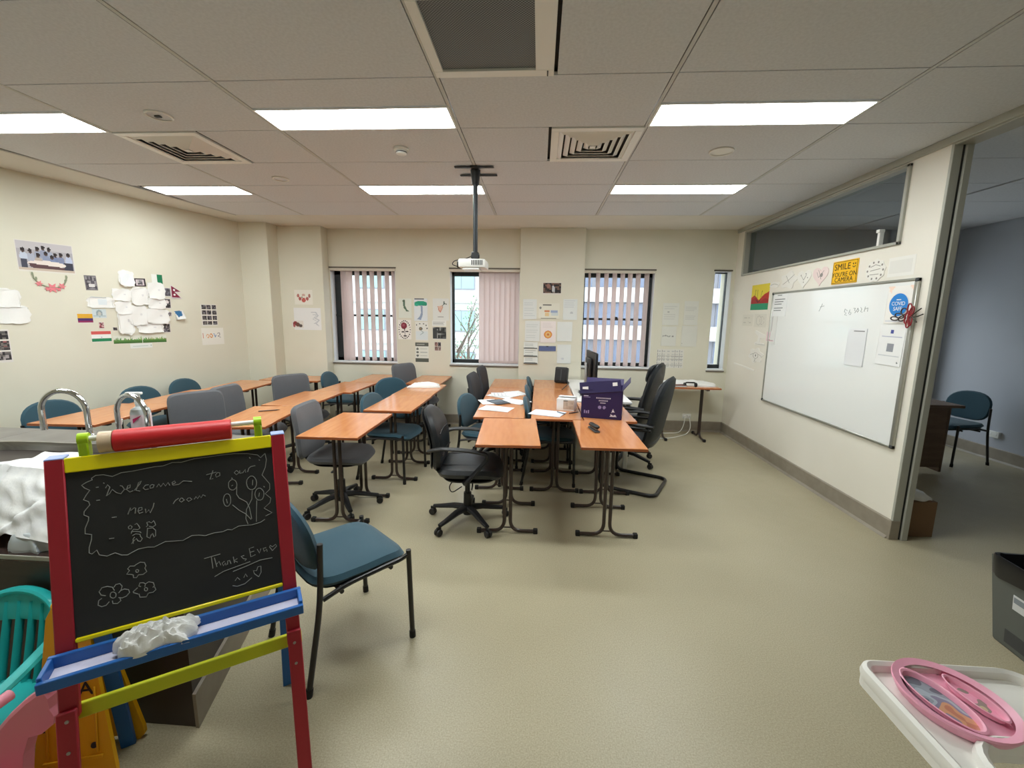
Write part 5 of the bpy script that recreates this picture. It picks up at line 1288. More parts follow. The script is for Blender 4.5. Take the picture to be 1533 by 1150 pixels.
cut('white rounded sheet topping the collage', -1.239, 1.948, .155, .18, 5, 3, .02, [('e', .5, .55, .35, .35, (232, 236, 240))])
sp('dark framed picture right of the top white sheet', -1.11, 1.916, .111, .087, [('r', 0, 0, 1, 1, (44, 34, 40)), ('r', .12, .14, .86, .84, (206, 196, 202)), ('n', .3, .25, .7, .75, PH, 3, 3)], (44, 34, 40), tilt=-3)
paper('flag_print', 'small white and green flag at the top of the collage', 'flag', LWP(-.933, 1.966), .112, .105, (234, 236, 232), [('r', .52, .05, 1, .95, (28, 120, 82))], 10, 8)
for k, (lab, s, z, w_, h_, tl) in enumerate((('white collage sheet left of the framed picture, ragged lower edge', -1.30, 1.772, .164, .12, 2), ('white collage sheet under the framed dark picture', -1.131, 1.766, .163, .182, -2), ('white collage sheet under the green flag', -.96, 1.835, .167, .173, 0), ('white collage sheet curling up beside two grey photos', -.968, 1.692, .181, .113, 3), ('white collage sheet above the long hanging one', -1.293, 1.635, .147, .128, -4), ('long white sheet hanging lowest in the collage', -1.292, 1.486, .136, .25, 2), ('white collage sheet at the very middle', -1.167, 1.554, .175, .197, -3), ('broad white collage sheet beside the blue pennant', -.978, 1.548, .23, .159, 4), ('white collage sheet just above the grass strip', -1.057, 1.417, .244, .105, 0))):
    cut(lab, s, z, w_ * 1.15, h_ * 1.15, 20 + k, tl, .006 + .004 * (k % 3), [('l', [(.1, .4), (.5, .5), (.9, .38)], .012, (222, 222, 224))], off=.001 + .002 * (k % 4))
sp('grey photo beside the two-pointed red flag', -.84, 1.827, .077, .1, [('n', .05, .05, .95, .95, PH[:3], 5, 6)])
t_ = thing('pennant_flag', 'crimson two-pointed pennant flag on the collage', 'flag', (0, 0, 0)); t_.matrix_world = TR(*LWP(-.745, 1.836, .004)[:3]) @ RZ(LW_ROT)
obj('white_border', MB().prism([(-.055, -.078), (.062, -.078), (-.0, -.005), (.062, -.005), (-.055, .078)], .002, M=RX(PI / 2)), mat('off_white_border', (226, 214, 220), .8), t_, smooth=False)
obj('red_field', MB().prism([(-.05, -.066), (.045, -.066), (-.02, -.0), (.05, .004), (-.05, .066)], .002, M=TR(0, -.002, 0) @ RX(PI / 2)), mat('crimson_print', (128, 30, 58), .7), t_, smooth=False)
for z in (.02, -.035): obj('emblem', MB().pad(.012, .012, .001, .001, 2, 14, 2, M=TR(-.022, -.005, z) @ RX(PI / 2)), M_PAPER, t_)
sp('dark photo with a pale spot under the pennant', -.849, 1.696, .069, .116, [('n', .05, .05, .95, .95, DK[:3], 4, 6), ('e', .45, .35, .25, .18, (226, 220, 220))])
sp('tiny photo by the blue pennant', -.84, 1.573, .048, .055, [('n', .1, .1, .9, .9, PH, 4, 4)], (224, 220, 218))
paper('flag_print', 'curled blue and white flag right of the collage', 'flag', LWP(-.73, 1.565), .10, .10, (228, 228, 226), [('p', [(.0, .0), (.8, .05), (.85, .6), (.3, .75)], (52, 110, 158))], 12, 12, q(-8), .03, 3)
sp('mottled photo above the right end of the grass strip', -.887, 1.413, .079, .109, [('n', .05, .05, .95, .95, PH + DK, 6, 8)])
paper('flag_print', 'yellow blue and red striped flag left of the collage', 'flag', LWP(-1.635, 1.525), .122, .099, (232, 228, 222), [('r', .04, .04, .96, .5, (226, 172, 50)), ('r', .04, .5, .96, .74, (74, 46, 108)), ('r', .04, .74, .96, .96, (142, 38, 92))], 12, 16)
paper('picture_print', 'pale blue picture below the paper cloud', 'picture', LWP(-1.515, 1.573), .118, .089, (206, 218, 222), [('e', .5, .5, .22, .42, (150, 166, 172)), ('e', .52, .55, .12, .26, (196, 196, 190)), ('r', .05, .75, .95, .85, (176, 194, 198))], 18, 14)
sp('tiny red photo above the tricolour flag', -1.51, 1.452, .045, .065, [('n', .05, .05, .95, .95, [(150, 70, 76), (70, 44, 48), (206, 170, 170)], 4, 5)])
paper('flag_print', 'saffron white and green tricolour flag with small wheel', 'flag', LWP(-1.522, 1.337), .167, .11, (240, 240, 236), [('r', .0, .02, 1, .3, (214, 92, 88)), ('r', 0, .66, 1, .97, (30, 132, 88)), ('o', .5, .48, .045, .09, (60, 70, 120), .4)], 30, 24)
sp('tiny dark photo at the left end above the grass strip', -1.395, 1.413, .041, .036, [('n', .05, .05, .95, .95, DK, 4, 4)])
gr = [('r', 0, .55, 1, 1, (84, 130, 62)), ('r', 0, .8, 1, 1, (64, 108, 50))]
for i in range(60):
    x = i / 60 + pr.random() * .01; h = .1 + pr.random() * .45; gr.append(('p', [(x, .6), (x + .012, h * .9 + .05), (x + .024, .6)], (112 + pr.randint(-20, 30), 156 + pr.randint(-20, 20), 88)))
gr.append(('r', .515, 0, .53, 1, (230, 234, 224)))
paper('grass_strip', 'long green printed grass strip below the collage', 'picture', LWP(-1.164, 1.296), .518, .085, (226, 228, 216), gr, 110, 16, q(.6))
paper('caption_label', 'small white caption label under the grass strip', 'label', LWP(-1.168, 1.223), .216, .052, (232, 236, 232), [('r', .08, .2, .9, .3, (180, 196, 190)), ('r', .1, .5, .8, .6, (190, 204, 198)), ('e', .93, .5, .03, .12, (150, 170, 160))], 26, 8)
g = []
for i in range(3):
    for j in range(4): g.append(('n', .06 + .32 * i, .03 + .245 * j, .06 + .32 * i + .26, .03 + .245 * j + .19, DK + PH[:2], 4, 4))
paper('photo_grid', 'sheet with a grid of twelve small dark photos', 'photo', LWP(-.366, 1.565), .209, .271, (228, 226, 218), g, 30, 36)
paper('drawing', 'landscape drawing with orange and grey shapes under photo grid', 'drawing', LWP(-.342, 1.296), .292, .215, (236, 234, 226), lines(.1, .9, .1, .1, 1, (90, 90, 90), .012) + [('o', .27, .48, .06, .12, (220, 150, 70), .4), ('o', .42, .46, .07, .13, (216, 140, 60), .35), ('l', [(.55, .35), (.6, .55), (.65, .4)], .015, (120, 150, 190)), ('l', [(.72, .34), (.8, .3), (.82, .44), (.74, .5), (.84, .58)], .015, (120, 110, 120)), ('r', .05, .3, .08, .6, (200, 110, 80))], 40, 30)
# --- pillar part of the back wall
paper('drawing', 'drawing of a red flower necklace by the first window', 'drawing', BWP(-3.366, 1.834, 6.0), .266, .206, (236, 232, 222), [('e', .2, .4, .07, .12, (190, 120, 110)), ('e', .3, .6, .08, .12, (176, 92, 90)), ('e', .5, .7, .11, .16, (196, 98, 90)), ('e', .7, .6, .08, .12, (180, 96, 92)), ('e', .82, .4, .06, .14, (170, 110, 100)), ('e', .5, .35, .1, .08, (206, 170, 160)), ('e', .4, .5, .03, .05, (90, 90, 60))], 34, 26)
paper('drawing', 'white sheet with grey pencilled hair beside the first window', 'drawing', BWP(-3.325, 1.528, 6.0), .40, .314, (234, 234, 234), [('l', [(.65, .2), (.8, .18), (.9, .35), (.78, .45), (.92, .55), (.8, .7), (.9, .8)], .02, (196, 198, 204)), ('l', [(.7, .3), (.85, .3), (.7, .5), (.86, .62), (.72, .72)], .015, (204, 206, 210)), ('r', .3, .95, .7, .965, (160, 150, 150))], 36, 28)
o = paper('flower_cutout', 'small dark red flower cut-out at the corner of the pencilled sheet', 'drawing', (-3.475, 5.997, 1.451, 0), .17, .10, (226, 220, 214), [('e', .3, .4, .2, .3, (140, 50, 56)), ('e', .5, .55, .2, .28, (110, 70, 60)), ('e', .75, .7, .16, .2, (90, 80, 76)), ('e', .2, .7, .1, .2, (170, 90, 90))], 20, 12)
# --- between first and middle window
paper('drawing', 'drawing of a green chilli pepper', 'drawing', BWP(-1.952, 1.703), .188, .277, (228, 232, 222), [('p', [(.32, .08), (.52, .08), (.5, .35), (.62, .55), (.86, .68), (.6, .66), (.4, .5), (.34, .3)], (92, 118, 98)), ('e', .42, .12, .08, .06, (80, 100, 84))], 26, 36)
paper('drawing', 'painting of a palm with teal crown and blue trunk', 'drawing', BWP(-1.721, 1.684), .197, .321, (226, 232, 236), [('r', .05, .0, .75, .05, (80, 88, 104)), ('e', .5, .22, .48, .11, (40, 160, 128)), ('e', .2, .28, .18, .06, (60, 176, 148)), ('e', .8, .26, .18, .06, (48, 150, 124)), ('p', [(.48, .3), (.62, .3), (.66, .7), (.5, .95), (.2, .93), (.42, .8), (.52, .6)], (148, 164, 190))], 28, 44)
paper('drawing', 'drawing of an orange carrot with dark leaves', 'drawing', BWP(-1.426, 1.691), .235, .314, (224, 226, 222), [('p', [(.32, .36), (.6, .3), (.62, .4), (.46, .62), (.36, .52)], (222, 186, 166)), ('l', [(.32, .36), (.36, .52), (.46, .62), (.62, .4)], .015, (200, 110, 90)), ('l', [(.6, .33), (.72, .22), (.86, .26)], .02, (90, 100, 96)), ('l', [(.7, .26), (.7, .14)], .02, (80, 96, 92)), ('r', .3, .82, .68, .86, (130, 130, 130))], 30, 40)
folk = [('o', .5, .5, .0, .0, (0, 0, 0), 1)]
folk = [('e', .45, .3, .23, .17, (128, 38, 58)), ('e', .42, .27, .1, .07, (160, 80, 96)), ('l', [(.5, .45), (.52, .85)], .02, (36, 30, 34)), ('e', .36, .62, .12, .035, (40, 34, 38)), ('e', .68, .6, .12, .035, (40, 34, 38)), ('r', .4, .8, .66, .85, (40, 34, 38))]
for i in range(22):
    a = 2 * PI * i / 22; folk.append(('e', .5 + .43 * math.cos(a), .5 + .45 * math.sin(a), .045, .03, (34, 30, 32)))
paper('drawing', 'folk art print of a crimson flower in dotted border', 'drawing', BWP(-1.966, 1.394), .195, .282, (238, 234, 228), folk, 34, 48)
fb = [('e', .42, .36, .14, .09, (110, 112, 106)), ('e', .42, .36, .06, .04, (160, 130, 90)), ('l', [(.45, .45), (.5, .6), (.35, .68)], .02, (170, 186, 188)), ('r', .05, .5, .95, .95, (222, 230, 232)), ('l', [(.5, .5), (.65, .56), (.4, .68)], .02, (170, 182, 184))]
for (x, y) in ((.1, .16), (.35, .1), (.65, .1), (.85, .18), (.92, .34)): fb.append(('e', x, y, .05, .035, (90, 92, 88)))
paper('drawing', 'drawing of a small grey flower with dark petals around', 'drawing', BWP(-1.712, 1.374), .188, .272, (232, 232, 226), fb, 30, 40)
paper('caption_label', 'white caption strip between carrot drawing and dark photo', 'label', BWP(-1.453, 1.493), .207, .082, (232, 234, 230), lines(.05, .95, .25, .75, 3, (190, 192, 190), .05, 3), 20, 10)
paper('photo_print', 'dark black and white photo near the middle window', 'photo', BWP(-1.45, 1.35), .197, .174, (70, 74, 74), [('n', 0, 0, 1, .9, [(60, 64, 64), (88, 92, 92), (112, 116, 114), (48, 50, 52), (150, 152, 150)], 8, 7), ('r', .0, .1, .3, 1, (64, 66, 68)), ('r', 0, .95, 1, 1, (226, 228, 224))], 26, 22)
inf = [('r', 0, 0, 1, .2, (92, 96, 88)), ('r', 0, .8, 1, 1, (92, 96, 88)), ('r', .1, .07, .7, .12, (170, 172, 166))]
for y in (.33, .5, .67): inf += [('e', .17, y, .09, .06, (110, 116, 112)), ('r', .36, y - .015, .9, y + .015, (180, 186, 180))]
paper('info_poster', 'info poster with dark green bands and three round icons', 'poster', BWP(-1.714, 1.067), .197, .286, (230, 232, 224), inf, 30, 42)
paper('photo_print', 'small collage of four brown photos below the dark photo', 'photo', BWP(-1.477, 1.158), .099, .132, (222, 214, 206), [('n', .05, .04, .48, .48, [(130, 96, 90), (100, 74, 72), (160, 126, 116)], 3, 3), ('n', .54, .04, .96, .48, DK, 3, 3), ('n', .05, .54, .48, .96, [(150, 120, 112), (110, 86, 80)], 3, 3), ('n', .54, .54, .96, .96, [(170, 150, 140), (120, 100, 96)], 3, 3)], 20, 24)
# --- column
YC = 6.08
paper('photo_print', 'photo of people at night, topmost on the column', 'photo', BWP(.165, 2.0, YC), .259, .163, (226, 222, 212), [('r', .02, .02, .98, .9, (56, 50, 50)), ('n', .02, .02, .98, .9, [(56, 48, 48), (84, 72, 68), (40, 38, 42), (120, 96, 84)], 9, 6), ('e', .55, .5, .06, .3, (206, 206, 210)), ('e', .62, .6, .04, .25, (190, 190, 196)), ('e', .3, .3, .1, .2, (150, 110, 100)), ('e', .55, .2, .03, .07, (150, 110, 96))], 40, 26)
GS = 'printed sheets on the column'
def colsheet(label, x, z, w_, h_, sh, seed=0, bg=(224, 228, 226), nx=24, ny=30, cat='paper', name='printed_sheet', tl=0): return paper(name, label, cat, BWP(x, z, YC), w_, h_, bg, sh, nx, ny, q(tl), .006, seed, GS, wave=.003)
colsheet('plain printed sheet upper left on the column', -.138, 1.712, .192, .277, lines(.1, .9, .1, .9, 10, (206, 212, 212), .012, 1), 1)
colsheet('sheet with small coloured map under the column photo', .131, 1.693, .289, .212, lines(.2, .75, .08, .12, 2, (110, 110, 104), .02) + [('r', .28, .48, .52, .58, (214, 140, 96)), ('r', .3, .6, .5, .85, (228, 200, 150)), ('r', .58, .46, .92, .6, (160, 176, 206)), ('r', .6, .62, .95, .82, (206, 214, 214)), ('e', .08, .3, .05, .07, (130, 132, 126)), ('r', .1, .97, .85, 1, (150, 148, 140))], 2, (228, 226, 212), 36, 26)
colsheet('printed sheet upper right on the column', .424, 1.716, .195, .285, lines(.1, .9, .08, .5, 5, (206, 210, 212), .012, 3) + [('e', .6, .66, .12, .05, (196, 200, 202))], 3)
colsheet('printed sheet mid left on the column', -.096, 1.408, .208, .285, lines(.1, .9, .1, .9, 10, (208, 214, 212), .01, 4), 4)
colsheet('white sheet with an orange circular emblem', .126, 1.40, .216, .30, [('e', .5, .62, .26, .18, (214, 130, 66)), ('e', .5, .62, .2, .14, (228, 178, 96)), ('e', .5, .62, .13, .09, (222, 196, 150)), ('e', .5, .62, .08, .055, (206, 120, 60))] + lines(.15, .85, .1, .3, 4, (222, 214, 214), .01), 5, (236, 228, 226), 34, 46, 'drawing', 'drawing')
colsheet('printed sheet mid right on the column', .358, 1.409, .21, .271, lines(.1, .9, .1, .6, 6, (208, 212, 212), .01, 6), 6)
colsheet('blue strip notice low on the column', .121, 1.167, .241, .072, [('r', 0, .12, 1, 1, (92, 104, 146)), ('r', .42, 0, .55, .2, (60, 60, 70))], 7, (122, 128, 150), 30, 10, 'notice', 'notice_strip')
colsheet('printed sheet lowest right on the column', .359, 1.093, .194, .266, lines(.1, .9, .1, .5, 4, (210, 214, 214), .01, 8) + [('e', .4, .75, .1, .06, (206, 210, 214))], 8)
t_ = thing('stepped_notice', 'tiered white notice holder lowest left on the column', 'notice', (-.113, YC, 1.10))
for i, (z0, z1, sk) in enumerate(((.06, .155, .0), (-.055, .075, .01), (-.155, -.04, .02))):
    me = sheet_mesh('notice_sheet', .2, z1 - z0, (226, 230, 226), lines(.1, .85, .3, .8, 3, (176, 182, 180), .03, i) + [('r', .02, .86, .96, .97, (96, 98, 96))], 24, 14, .01, i); me.materials.append(print_mat())
    obj('notice_sheet', me, None, t_, loc=(.002 * i, -.003 - .004 * i, (z0 + z1) / 2))
# --- right of the blinds
GW = 'printed sheets beside the narrow window'
def ws(label, x, z, w_, h_, sh, seed, nx=24, ny=30): return paper('printed_sheet', label, 'paper', BWP(x, z), w_, h_, (222, 222, 214), sh, nx, ny, 0, .005, seed, GW, wave=.003)
ws('faint printed sheet upper left of the group of four', 1.832, 1.673, .22, .304, lines(.1, .9, .15, .9, 9, (206, 206, 200), .01, 1) + [('e', .35, .4, .08, .05, (180, 180, 176))], 1)
ws('faint printed sheet upper right of the group of four', 2.109, 1.691, .191, .331, lines(.1, .9, .1, .9, 12, (208, 208, 202), .008, 2), 2)
ws('sheet with dark scribble lower left of the group of four', 1.826, 1.366, .203, .272, [('l', [(.1, .5), (.3, .46), (.5, .52), (.62, .48)], .02, (150, 150, 146)), ('e', .78, .5, .06, .04, (140, 140, 138))] + lines(.1, .9, .1, .3, 3, (210, 210, 204), .01), 3)
ws('blank sheet lower right of the group of four', 2.107, 1.371, .211, .29, [('r', .03, .85, .1, .88, (170, 160, 150))], 4)
gsh = []
for i in range(6):
    for j in range(6):
        x = .02 + .163 * i; y = .04 + .16 * j
        gsh += [('r', x, y, x + .14, y + .012, (90, 90, 92)), ('r', x, y, x + .008, y + .13, (110, 110, 112)), ('r', x + .04, y + .05, x + .12, y + .1, (196, 196, 194))]
paper('calendar_sheet', 'sheet with a grid of small boxes near the executive chair', 'chart', BWP(1.867, 1.05), .372, .267, (226, 224, 216), gsh, 66, 48)
# --- right wall above and beside the whiteboard
o = paper('painting', 'vivid painting of red hills, yellow sky and green ground', 'painting', RWP(5.45, 1.885), .417, .304, (230, 206, 60), [('r', 0, 0, 1, .5, (232, 212, 70)), ('p', [(0, .78), (0, .5), (.2, .4), (.45, .62), (.7, .42), (1, .3), (1, .78)], (196, 62, 50)), ('p', [(0, .6), (.3, .5), (.5, .68), (.8, .55), (1, .6), (1, .8), (0, .8)], (170, 46, 46)), ('l', [(.2, .5), (.24, .2)], .012, (120, 130, 50)), ('l', [(.35, .55), (.36, .22)], .012, (110, 120, 50)), ('l', [(.55, .5), (.62, .25)], .012, (130, 130, 50)), ('l', [(.3, .6), (.42, .7), (.55, .6)], .02, (90, 40, 40)), ('r', 0, .76, 1, 1, (44, 150, 110))], 46, 36)
M_CUT = mat('cream_cut_paper', (240, 237, 230), .8); M_PENCIL = mat('grey_pencil_line', (150, 144, 138), .8)
def wallcut(name, label, cat, y, z, poly, lines_=(), dots=(), m=None):
    t_ = thing(name, label, cat, (XR, y, z), -PI / 2)
    obj('cutout', MB().prism(poly, .005, M=TR(0, 0, 0) @ RX(PI / 2)), m or M_CUT, t_, smooth=False)
    if lines_ or dots:
        mm = MB()
        for l in lines_: mm.tube([(a, -.0052, b) for a, b in l], .0022, 4)
        for (a, b, r_) in dots: mm.pad(r_, r_, .001, .001, 2, 10, 2, M=TR(a, -.0052, b) @ RX(PI / 2))
        obj('pencil_lines', mm, M_PENCIL, t_)
    return t_
def blob(rx, ry, n, amp, k, ph=0): return [(rx * math.cos(2 * PI * i / n) * (1 + amp * math.sin(k * 2 * PI * i / n + ph)), ry * math.sin(2 * PI * i / n) * (1 + amp * math.sin(k * 2 * PI * i / n + ph))) for i in range(n)]
heart = [(0, -.08)] + [(.115 * math.sin(t) ** 3, .1 * (.8125 * math.cos(t) - .3125 * math.cos(2 * t) - .125 * math.cos(3 * t) - .0625 * math.cos(4 * t))) for t in [PI - 2 * PI * i / 28 for i in range(1, 28)]]
wallcut('paper_cutout', 'slim white cut-out next to the painting', 'cut-out', 5.137, 2.008, blob(.10, .034, 24, .1, 4), [[(-.08, 0), (0, .01), (.07, -.005)]])
wallcut('paper_cutout', 'butterfly like white cut-out above the whiteboard', 'cut-out', 4.87, 2.037, blob(.14, .085, 32, .18, 5, 1), [[(-.1, -.04), (0, 0), (.1, .05)], [(-.05, .05), (.02, -.03)]])
wallcut('paper_cutout', 'cream heart cut-out with dots above the whiteboard', 'cut-out', 4.60, 2.035, heart, [[(-.04, .02), (0, -.02), (.04, .03)]], [(-.05, .03, .008), (.03, .04, .008), (0, -.04, .007), (.06, .0, .007)])
wallcut('paper_cutout', 'pinkish heart cut-out left of the yellow sign', 'cut-out', 4.347, 2.04, heart, [[(-.05, .03), (-.02, -.02), (.03, .02), (.05, .04)], [(-.03, .05), (.02, -.04)]], [(.02, .0, .02)], mat('pale_pink_cut_paper', (236, 216, 212), .8))
# smile sign
t_ = thing('smile_sign', 'yellow sign reading smile you are on camera', 'sign', (XR, 4.018, 2.037), -PI / 2)
obj('plate', MB().rbox(-.158, .158, -.006, 0, -.1, .1, .004), mat('yellow_sign_print', (246, 190, 24), .4), t_)
M_INK = mat('black_ink', (38, 28, 10), .5)
bd_ = MB()
for a in ((-.148, .148, .088, .091), (-.148, .148, -.091, -.088), (-.148, -.145, -.091, .091), (.145, .148, -.091, .091)): bd_.box(a[0], a[1], -.0072, -.006, a[2], a[3])
obj('border_line', bd_, M_INK, t_, smooth=False)
for (tx, sz, z, xx) in (('SMILE', .078, .045, -.03), ("YOU'RE ON", .056, -.02, 0.0), ('CAMERA', .056, -.065, 0.0)):
    obj('lettering', cm('txt|' + tx, lambda tx=tx, sz=sz: text_mesh(tx, sz, extrude=.0006, space=1.05), M_INK), None, t_, M=TR(xx, -.0068, z) @ RX(PI / 2))
obj('smile_mark', join(MB().pad(.007, .007, .001, .001, 2, 10, 2, M=TR(.1, -.0068, .06) @ RX(PI / 2)), MB().pad(.007, .007, .001, .001, 2, 10, 2, M=TR(.125, -.0068, .06) @ RX(PI / 2)), MB().tube([(.095, -.0068, .04), (.112, -.0068, .03), (.13, -.0068, .04)], .003, 5)), M_INK, t_)
sd = [(.08 * math.cos(a), .066 * math.sin(a), .009) for a in [2 * PI * i / 10 for i in range(10)]]
wallcut('paper_cutout', 'round cream cut-out with a ring of dots right of the sign', 'cut-out', 3.668, 2.012, blob(.1, .084, 36, .06, 9), [[(-.05, .03), (0, .045), (.05, .03)], [(-.05, 0), (.05, .01)], [(-.05, -.03), (.04, -.03)]], sd)
paper('laminated_notice', 'blank framed white notice above the whiteboard corner', 'notice', RWP(3.425, 2.018), .238, .142, (240, 238, 232), [('r', .06, .2, .9, .8, (232, 230, 224))] + lines(.12, .8, .35, .65, 3, (222, 220, 214), .02), 20, 12)
paper('drawing', 'faint drawing on cream paper left of the whiteboard, outer one', 'drawing', RWP(5.70, 1.607), .27, .143, (230, 226, 214), [('l', [(.2, .3), (.5, .25), (.8, .35)], .03, (206, 202, 190)), ('l', [(.15, .7), (.6, .65), (.85, .75)], .03, (206, 202, 190))], 20, 12)
paper('drawing', 'faint drawing with loops left of the whiteboard, inner one', 'drawing', RWP(5.385, 1.605), .28, .159, (228, 224, 212), [('o', .4, .5, .25, .35, (206, 202, 192), .7), ('o', .65, .5, .2, .3, (206, 200, 190), .7)], 24, 16)
wallcut('paper_cutout', 'house shaped white cut-out left of the whiteboard', 'cut-out', 5.335, 1.396, [(-.12, -.09), (.11, -.09), (.11, -.06), (-.0, -.05), (.0, .0), (.11, .01), (.11, .04), (-.12, .09), (-.13, .06), (-.05, .02), (-.06, -.04), (-.13, -.06)], [[(-.1, -.075), (.1, -.075)]])
wallcut('paper_cutout', 'flower outline cut-out left of the lower whiteboard', 'cut-out', 5.40, 1.181, blob(.16, .085, 40, .16, 6), [[(.06 * math.cos(a), .035 * math.sin(a)) for a in [2 * PI * i / 16 for i in range(17)]], [(-.13, 0), (-.06, .02)], [(.06, .02), (.14, .0)], [(0, -.04), (-.02, -.08)]], [(0, 0, .015)])
wallcut('paper_cutout', 'thin white paper strip low beside the corner', 'cut-out', 5.68, 1.015, [(-.27, .02), (-.1, .012), (.1, .0), (.28, -.014), (.28, -.034), (.1, -.022), (-.1, -.006), (-.27, .0)])
# --- whiteboard
WY0, WY1, WZ0, WZ1 = 3.23, 5.13, .675, 1.92
t_ = thing('whiteboard', 'large glossy whiteboard in aluminium frame on the partition', 'whiteboard', (XR, (WY0 + WY1) / 2, (WZ0 + WZ1) / 2), -PI / 2)
hw, hz = (WY1 - WY0) / 2, (WZ1 - WZ0) / 2
wb = obj('writing_surface', MB().box(-hw + .012, hw - .012, -.016, -.004, -hz + .012, hz - .012), mat('glossy_white_enamel', (244, 245, 244), .07, spec=.8), t_, smooth=False)
fr = MB(); e = .02
fr.rbox(-hw, hw, -.024, 0, hz - e, hz, .004); fr.rbox(-hw, hw, -.024, 0, -hz, -hz + e, .004); fr.rbox(-hw, -hw + e, -.024, 0, -hz, hz, .004); fr.rbox(hw - e * 1.6, hw, -.024, 0, -hz, hz, .004)
obj('frame', fr, M_ALU, t_)
for sx in (-1, 1):
    for sz in (-1, 1): obj('corner_cap', MB().rbox(min(sx * hw, sx * (hw - .03)), max(sx * hw, sx * (hw - .03)), -.026, -.0, min(sz * hz, sz * (hz - .03)), max(sz * hz, sz * (hz - .03)), .005), M_DGREYPL, t_)
# marker scribbles: short strokes
sc_ = MB()
cy0 = (WY0 + WY1) / 2; cz0 = (WZ0 + WZ1) / 2
def wbp(y, z): return (-(y - cy0), -.0165, z - cz0)
for S in ([(3.90, 1.70), (3.93, 1.715), (3.935, 1.69), (3.91, 1.68), (3.93, 1.665), (3.90, 1.66)], [(3.87, 1.71), (3.88, 1.675), (3.86, 1.665), (3.85, 1.68), (3.87, 1.69)], [(3.83, 1.72), (3.81, 1.72), (3.815, 1.70), (3.795, 1.695), (3.81, 1.68)], [(3.78, 1.72), (3.765, 1.70), (3.78, 1.685), (3.79, 1.70), (3.78, 1.72)], [(3.75, 1.725), (3.735, 1.71), (3.745, 1.69), (3.725, 1.685)], [(3.70, 1.73), (3.705, 1.69)], [(3.70, 1.71), (3.67, 1.72), (3.67, 1.69)], [(4.27, 1.74), (4.21, 1.75)], [(4.24, 1.77), (4.26, 1.73), (4.28, 1.70)]):
    sc_.tube([wbp(a, b) for a, b in S], .0022, 4)
obj('marker_writing', sc_, mat('faded_marker', (150, 154, 152), .6), wb)
XB = XR - .0165
GN = 'notices on the whiteboard'
def wbn(name, label, y, z, w_, h_, sh, nx, ny, seed=0, tl=0, bg=(240, 240, 240)): return paper(name, label, 'notice', (XB, y, z, -PI / 2), w_, h_, bg, sh, nx, ny, q(tl), .004, seed, GN)
wbn('notice_sheet', 'text notice in the upper left corner of the whiteboard', 4.965, 1.775, .27, .24, [('r', .3, .05, .6, .08, (150, 150, 150))] + [('r', .1, .22 + .1 * i, .85 - .1 * (i % 3), .25 + .1 * i, (120, 122, 124)) for i in range(6)], 28, 28)
wbn('card', 'tall narrow white card at the left whiteboard edge', 5.03, 1.51, .11, .33, [('r', .9, 0, 1, 1, (206, 206, 204)), ('p', [(.0, .1), (.2, .0), (.2, .5), (.0, .6)], (196, 190, 188))], 12, 20, bg=(232, 231, 228))
wbn('card', 'small pink card with red stripe at the left whiteboard edge', 5.085, 1.425, .16, .105, [('r', .2, .8, .9, .9, (120, 60, 70)), ('r', .1, .2, .7, .6, (232, 196, 206))], 12, 12, bg=(236, 208, 214))
wbn('notice_sheet', 'white sheet held near the middle of the whiteboard', 3.744, 1.397, .215, .31, [('r', .3, .06, .85, .09, (140, 140, 142))] + [('r', .15, .80 + .05 * i, .75, .815 + .05 * i, (180, 182, 184)) for i in range(2)] + [('r', .97, 0, 1, 1, (170, 172, 176))], 30, 36, 3, bg=(232, 233, 236))
t_ = thing('covid_notice', 'white notice with round blue covid safe badge', 'notice', (XB, 3.372, 1.735), -PI / 2)
me = sheet_mesh('sheet', .225, .275, (242, 238, 234), [('p', [(.0, .02), (.25, .0), (.1, .2)], (250, 222, 204)), ('p', [(.8, .0), (1, .02), (1, .16)], (248, 218, 200)), ('r', .05, .93, .95, .95, (220, 220, 226))], 20, 22, .004, 1); me.materials.append(print_mat()); obj('sheet', me, None, t_)
bg_ = obj('badge', MB().pad(.083, .083, .001, .0005, 2, 40, 3, M=TR(0, -.0045, -.0) @ RX(PI / 2)), mat('badge_blue', (36, 132, 214), .5), t_)
obj('lettering', cm('txt|cov', lambda: text_mesh('COVID', .040, extrude=.0005, space=.95), M_WHITE), None, bg_, M=TR(.0, -.0062, .008) @ RX(PI / 2))
obj('lettering', cm('txt|safe', lambda: text_mesh('SAFE', .040, extrude=.0005, space=.95), M_WHITE), None, bg_, M=TR(.0, -.0062, -.03) @ RX(PI / 2))
obj('caption_bar', MB().box(-.02, .02, -.0066, -.0058, .034, .041), M_WHITE, bg_, smooth=False)
wbn('notice_sheet', 'white notice with blue dot and grey block below covid badge', 3.395, 1.435, .235, .30, [('e', .5, .16, .07, .055, (70, 80, 150)), ('r', .12, .28, .9, .295, (190, 192, 210)), ('r', .12, .33, .85, .345, (190, 192, 210)), ('r', .38, .46, .64, .66, (150, 152, 160)), ('r', .1, .76, .9, .77, (206, 208, 212)), ('r', .1, .84, .85, .85, (206, 208, 212)), ('e', .88, .92, .03, .025, (110, 116, 120))], 34, 44, 4, 1)
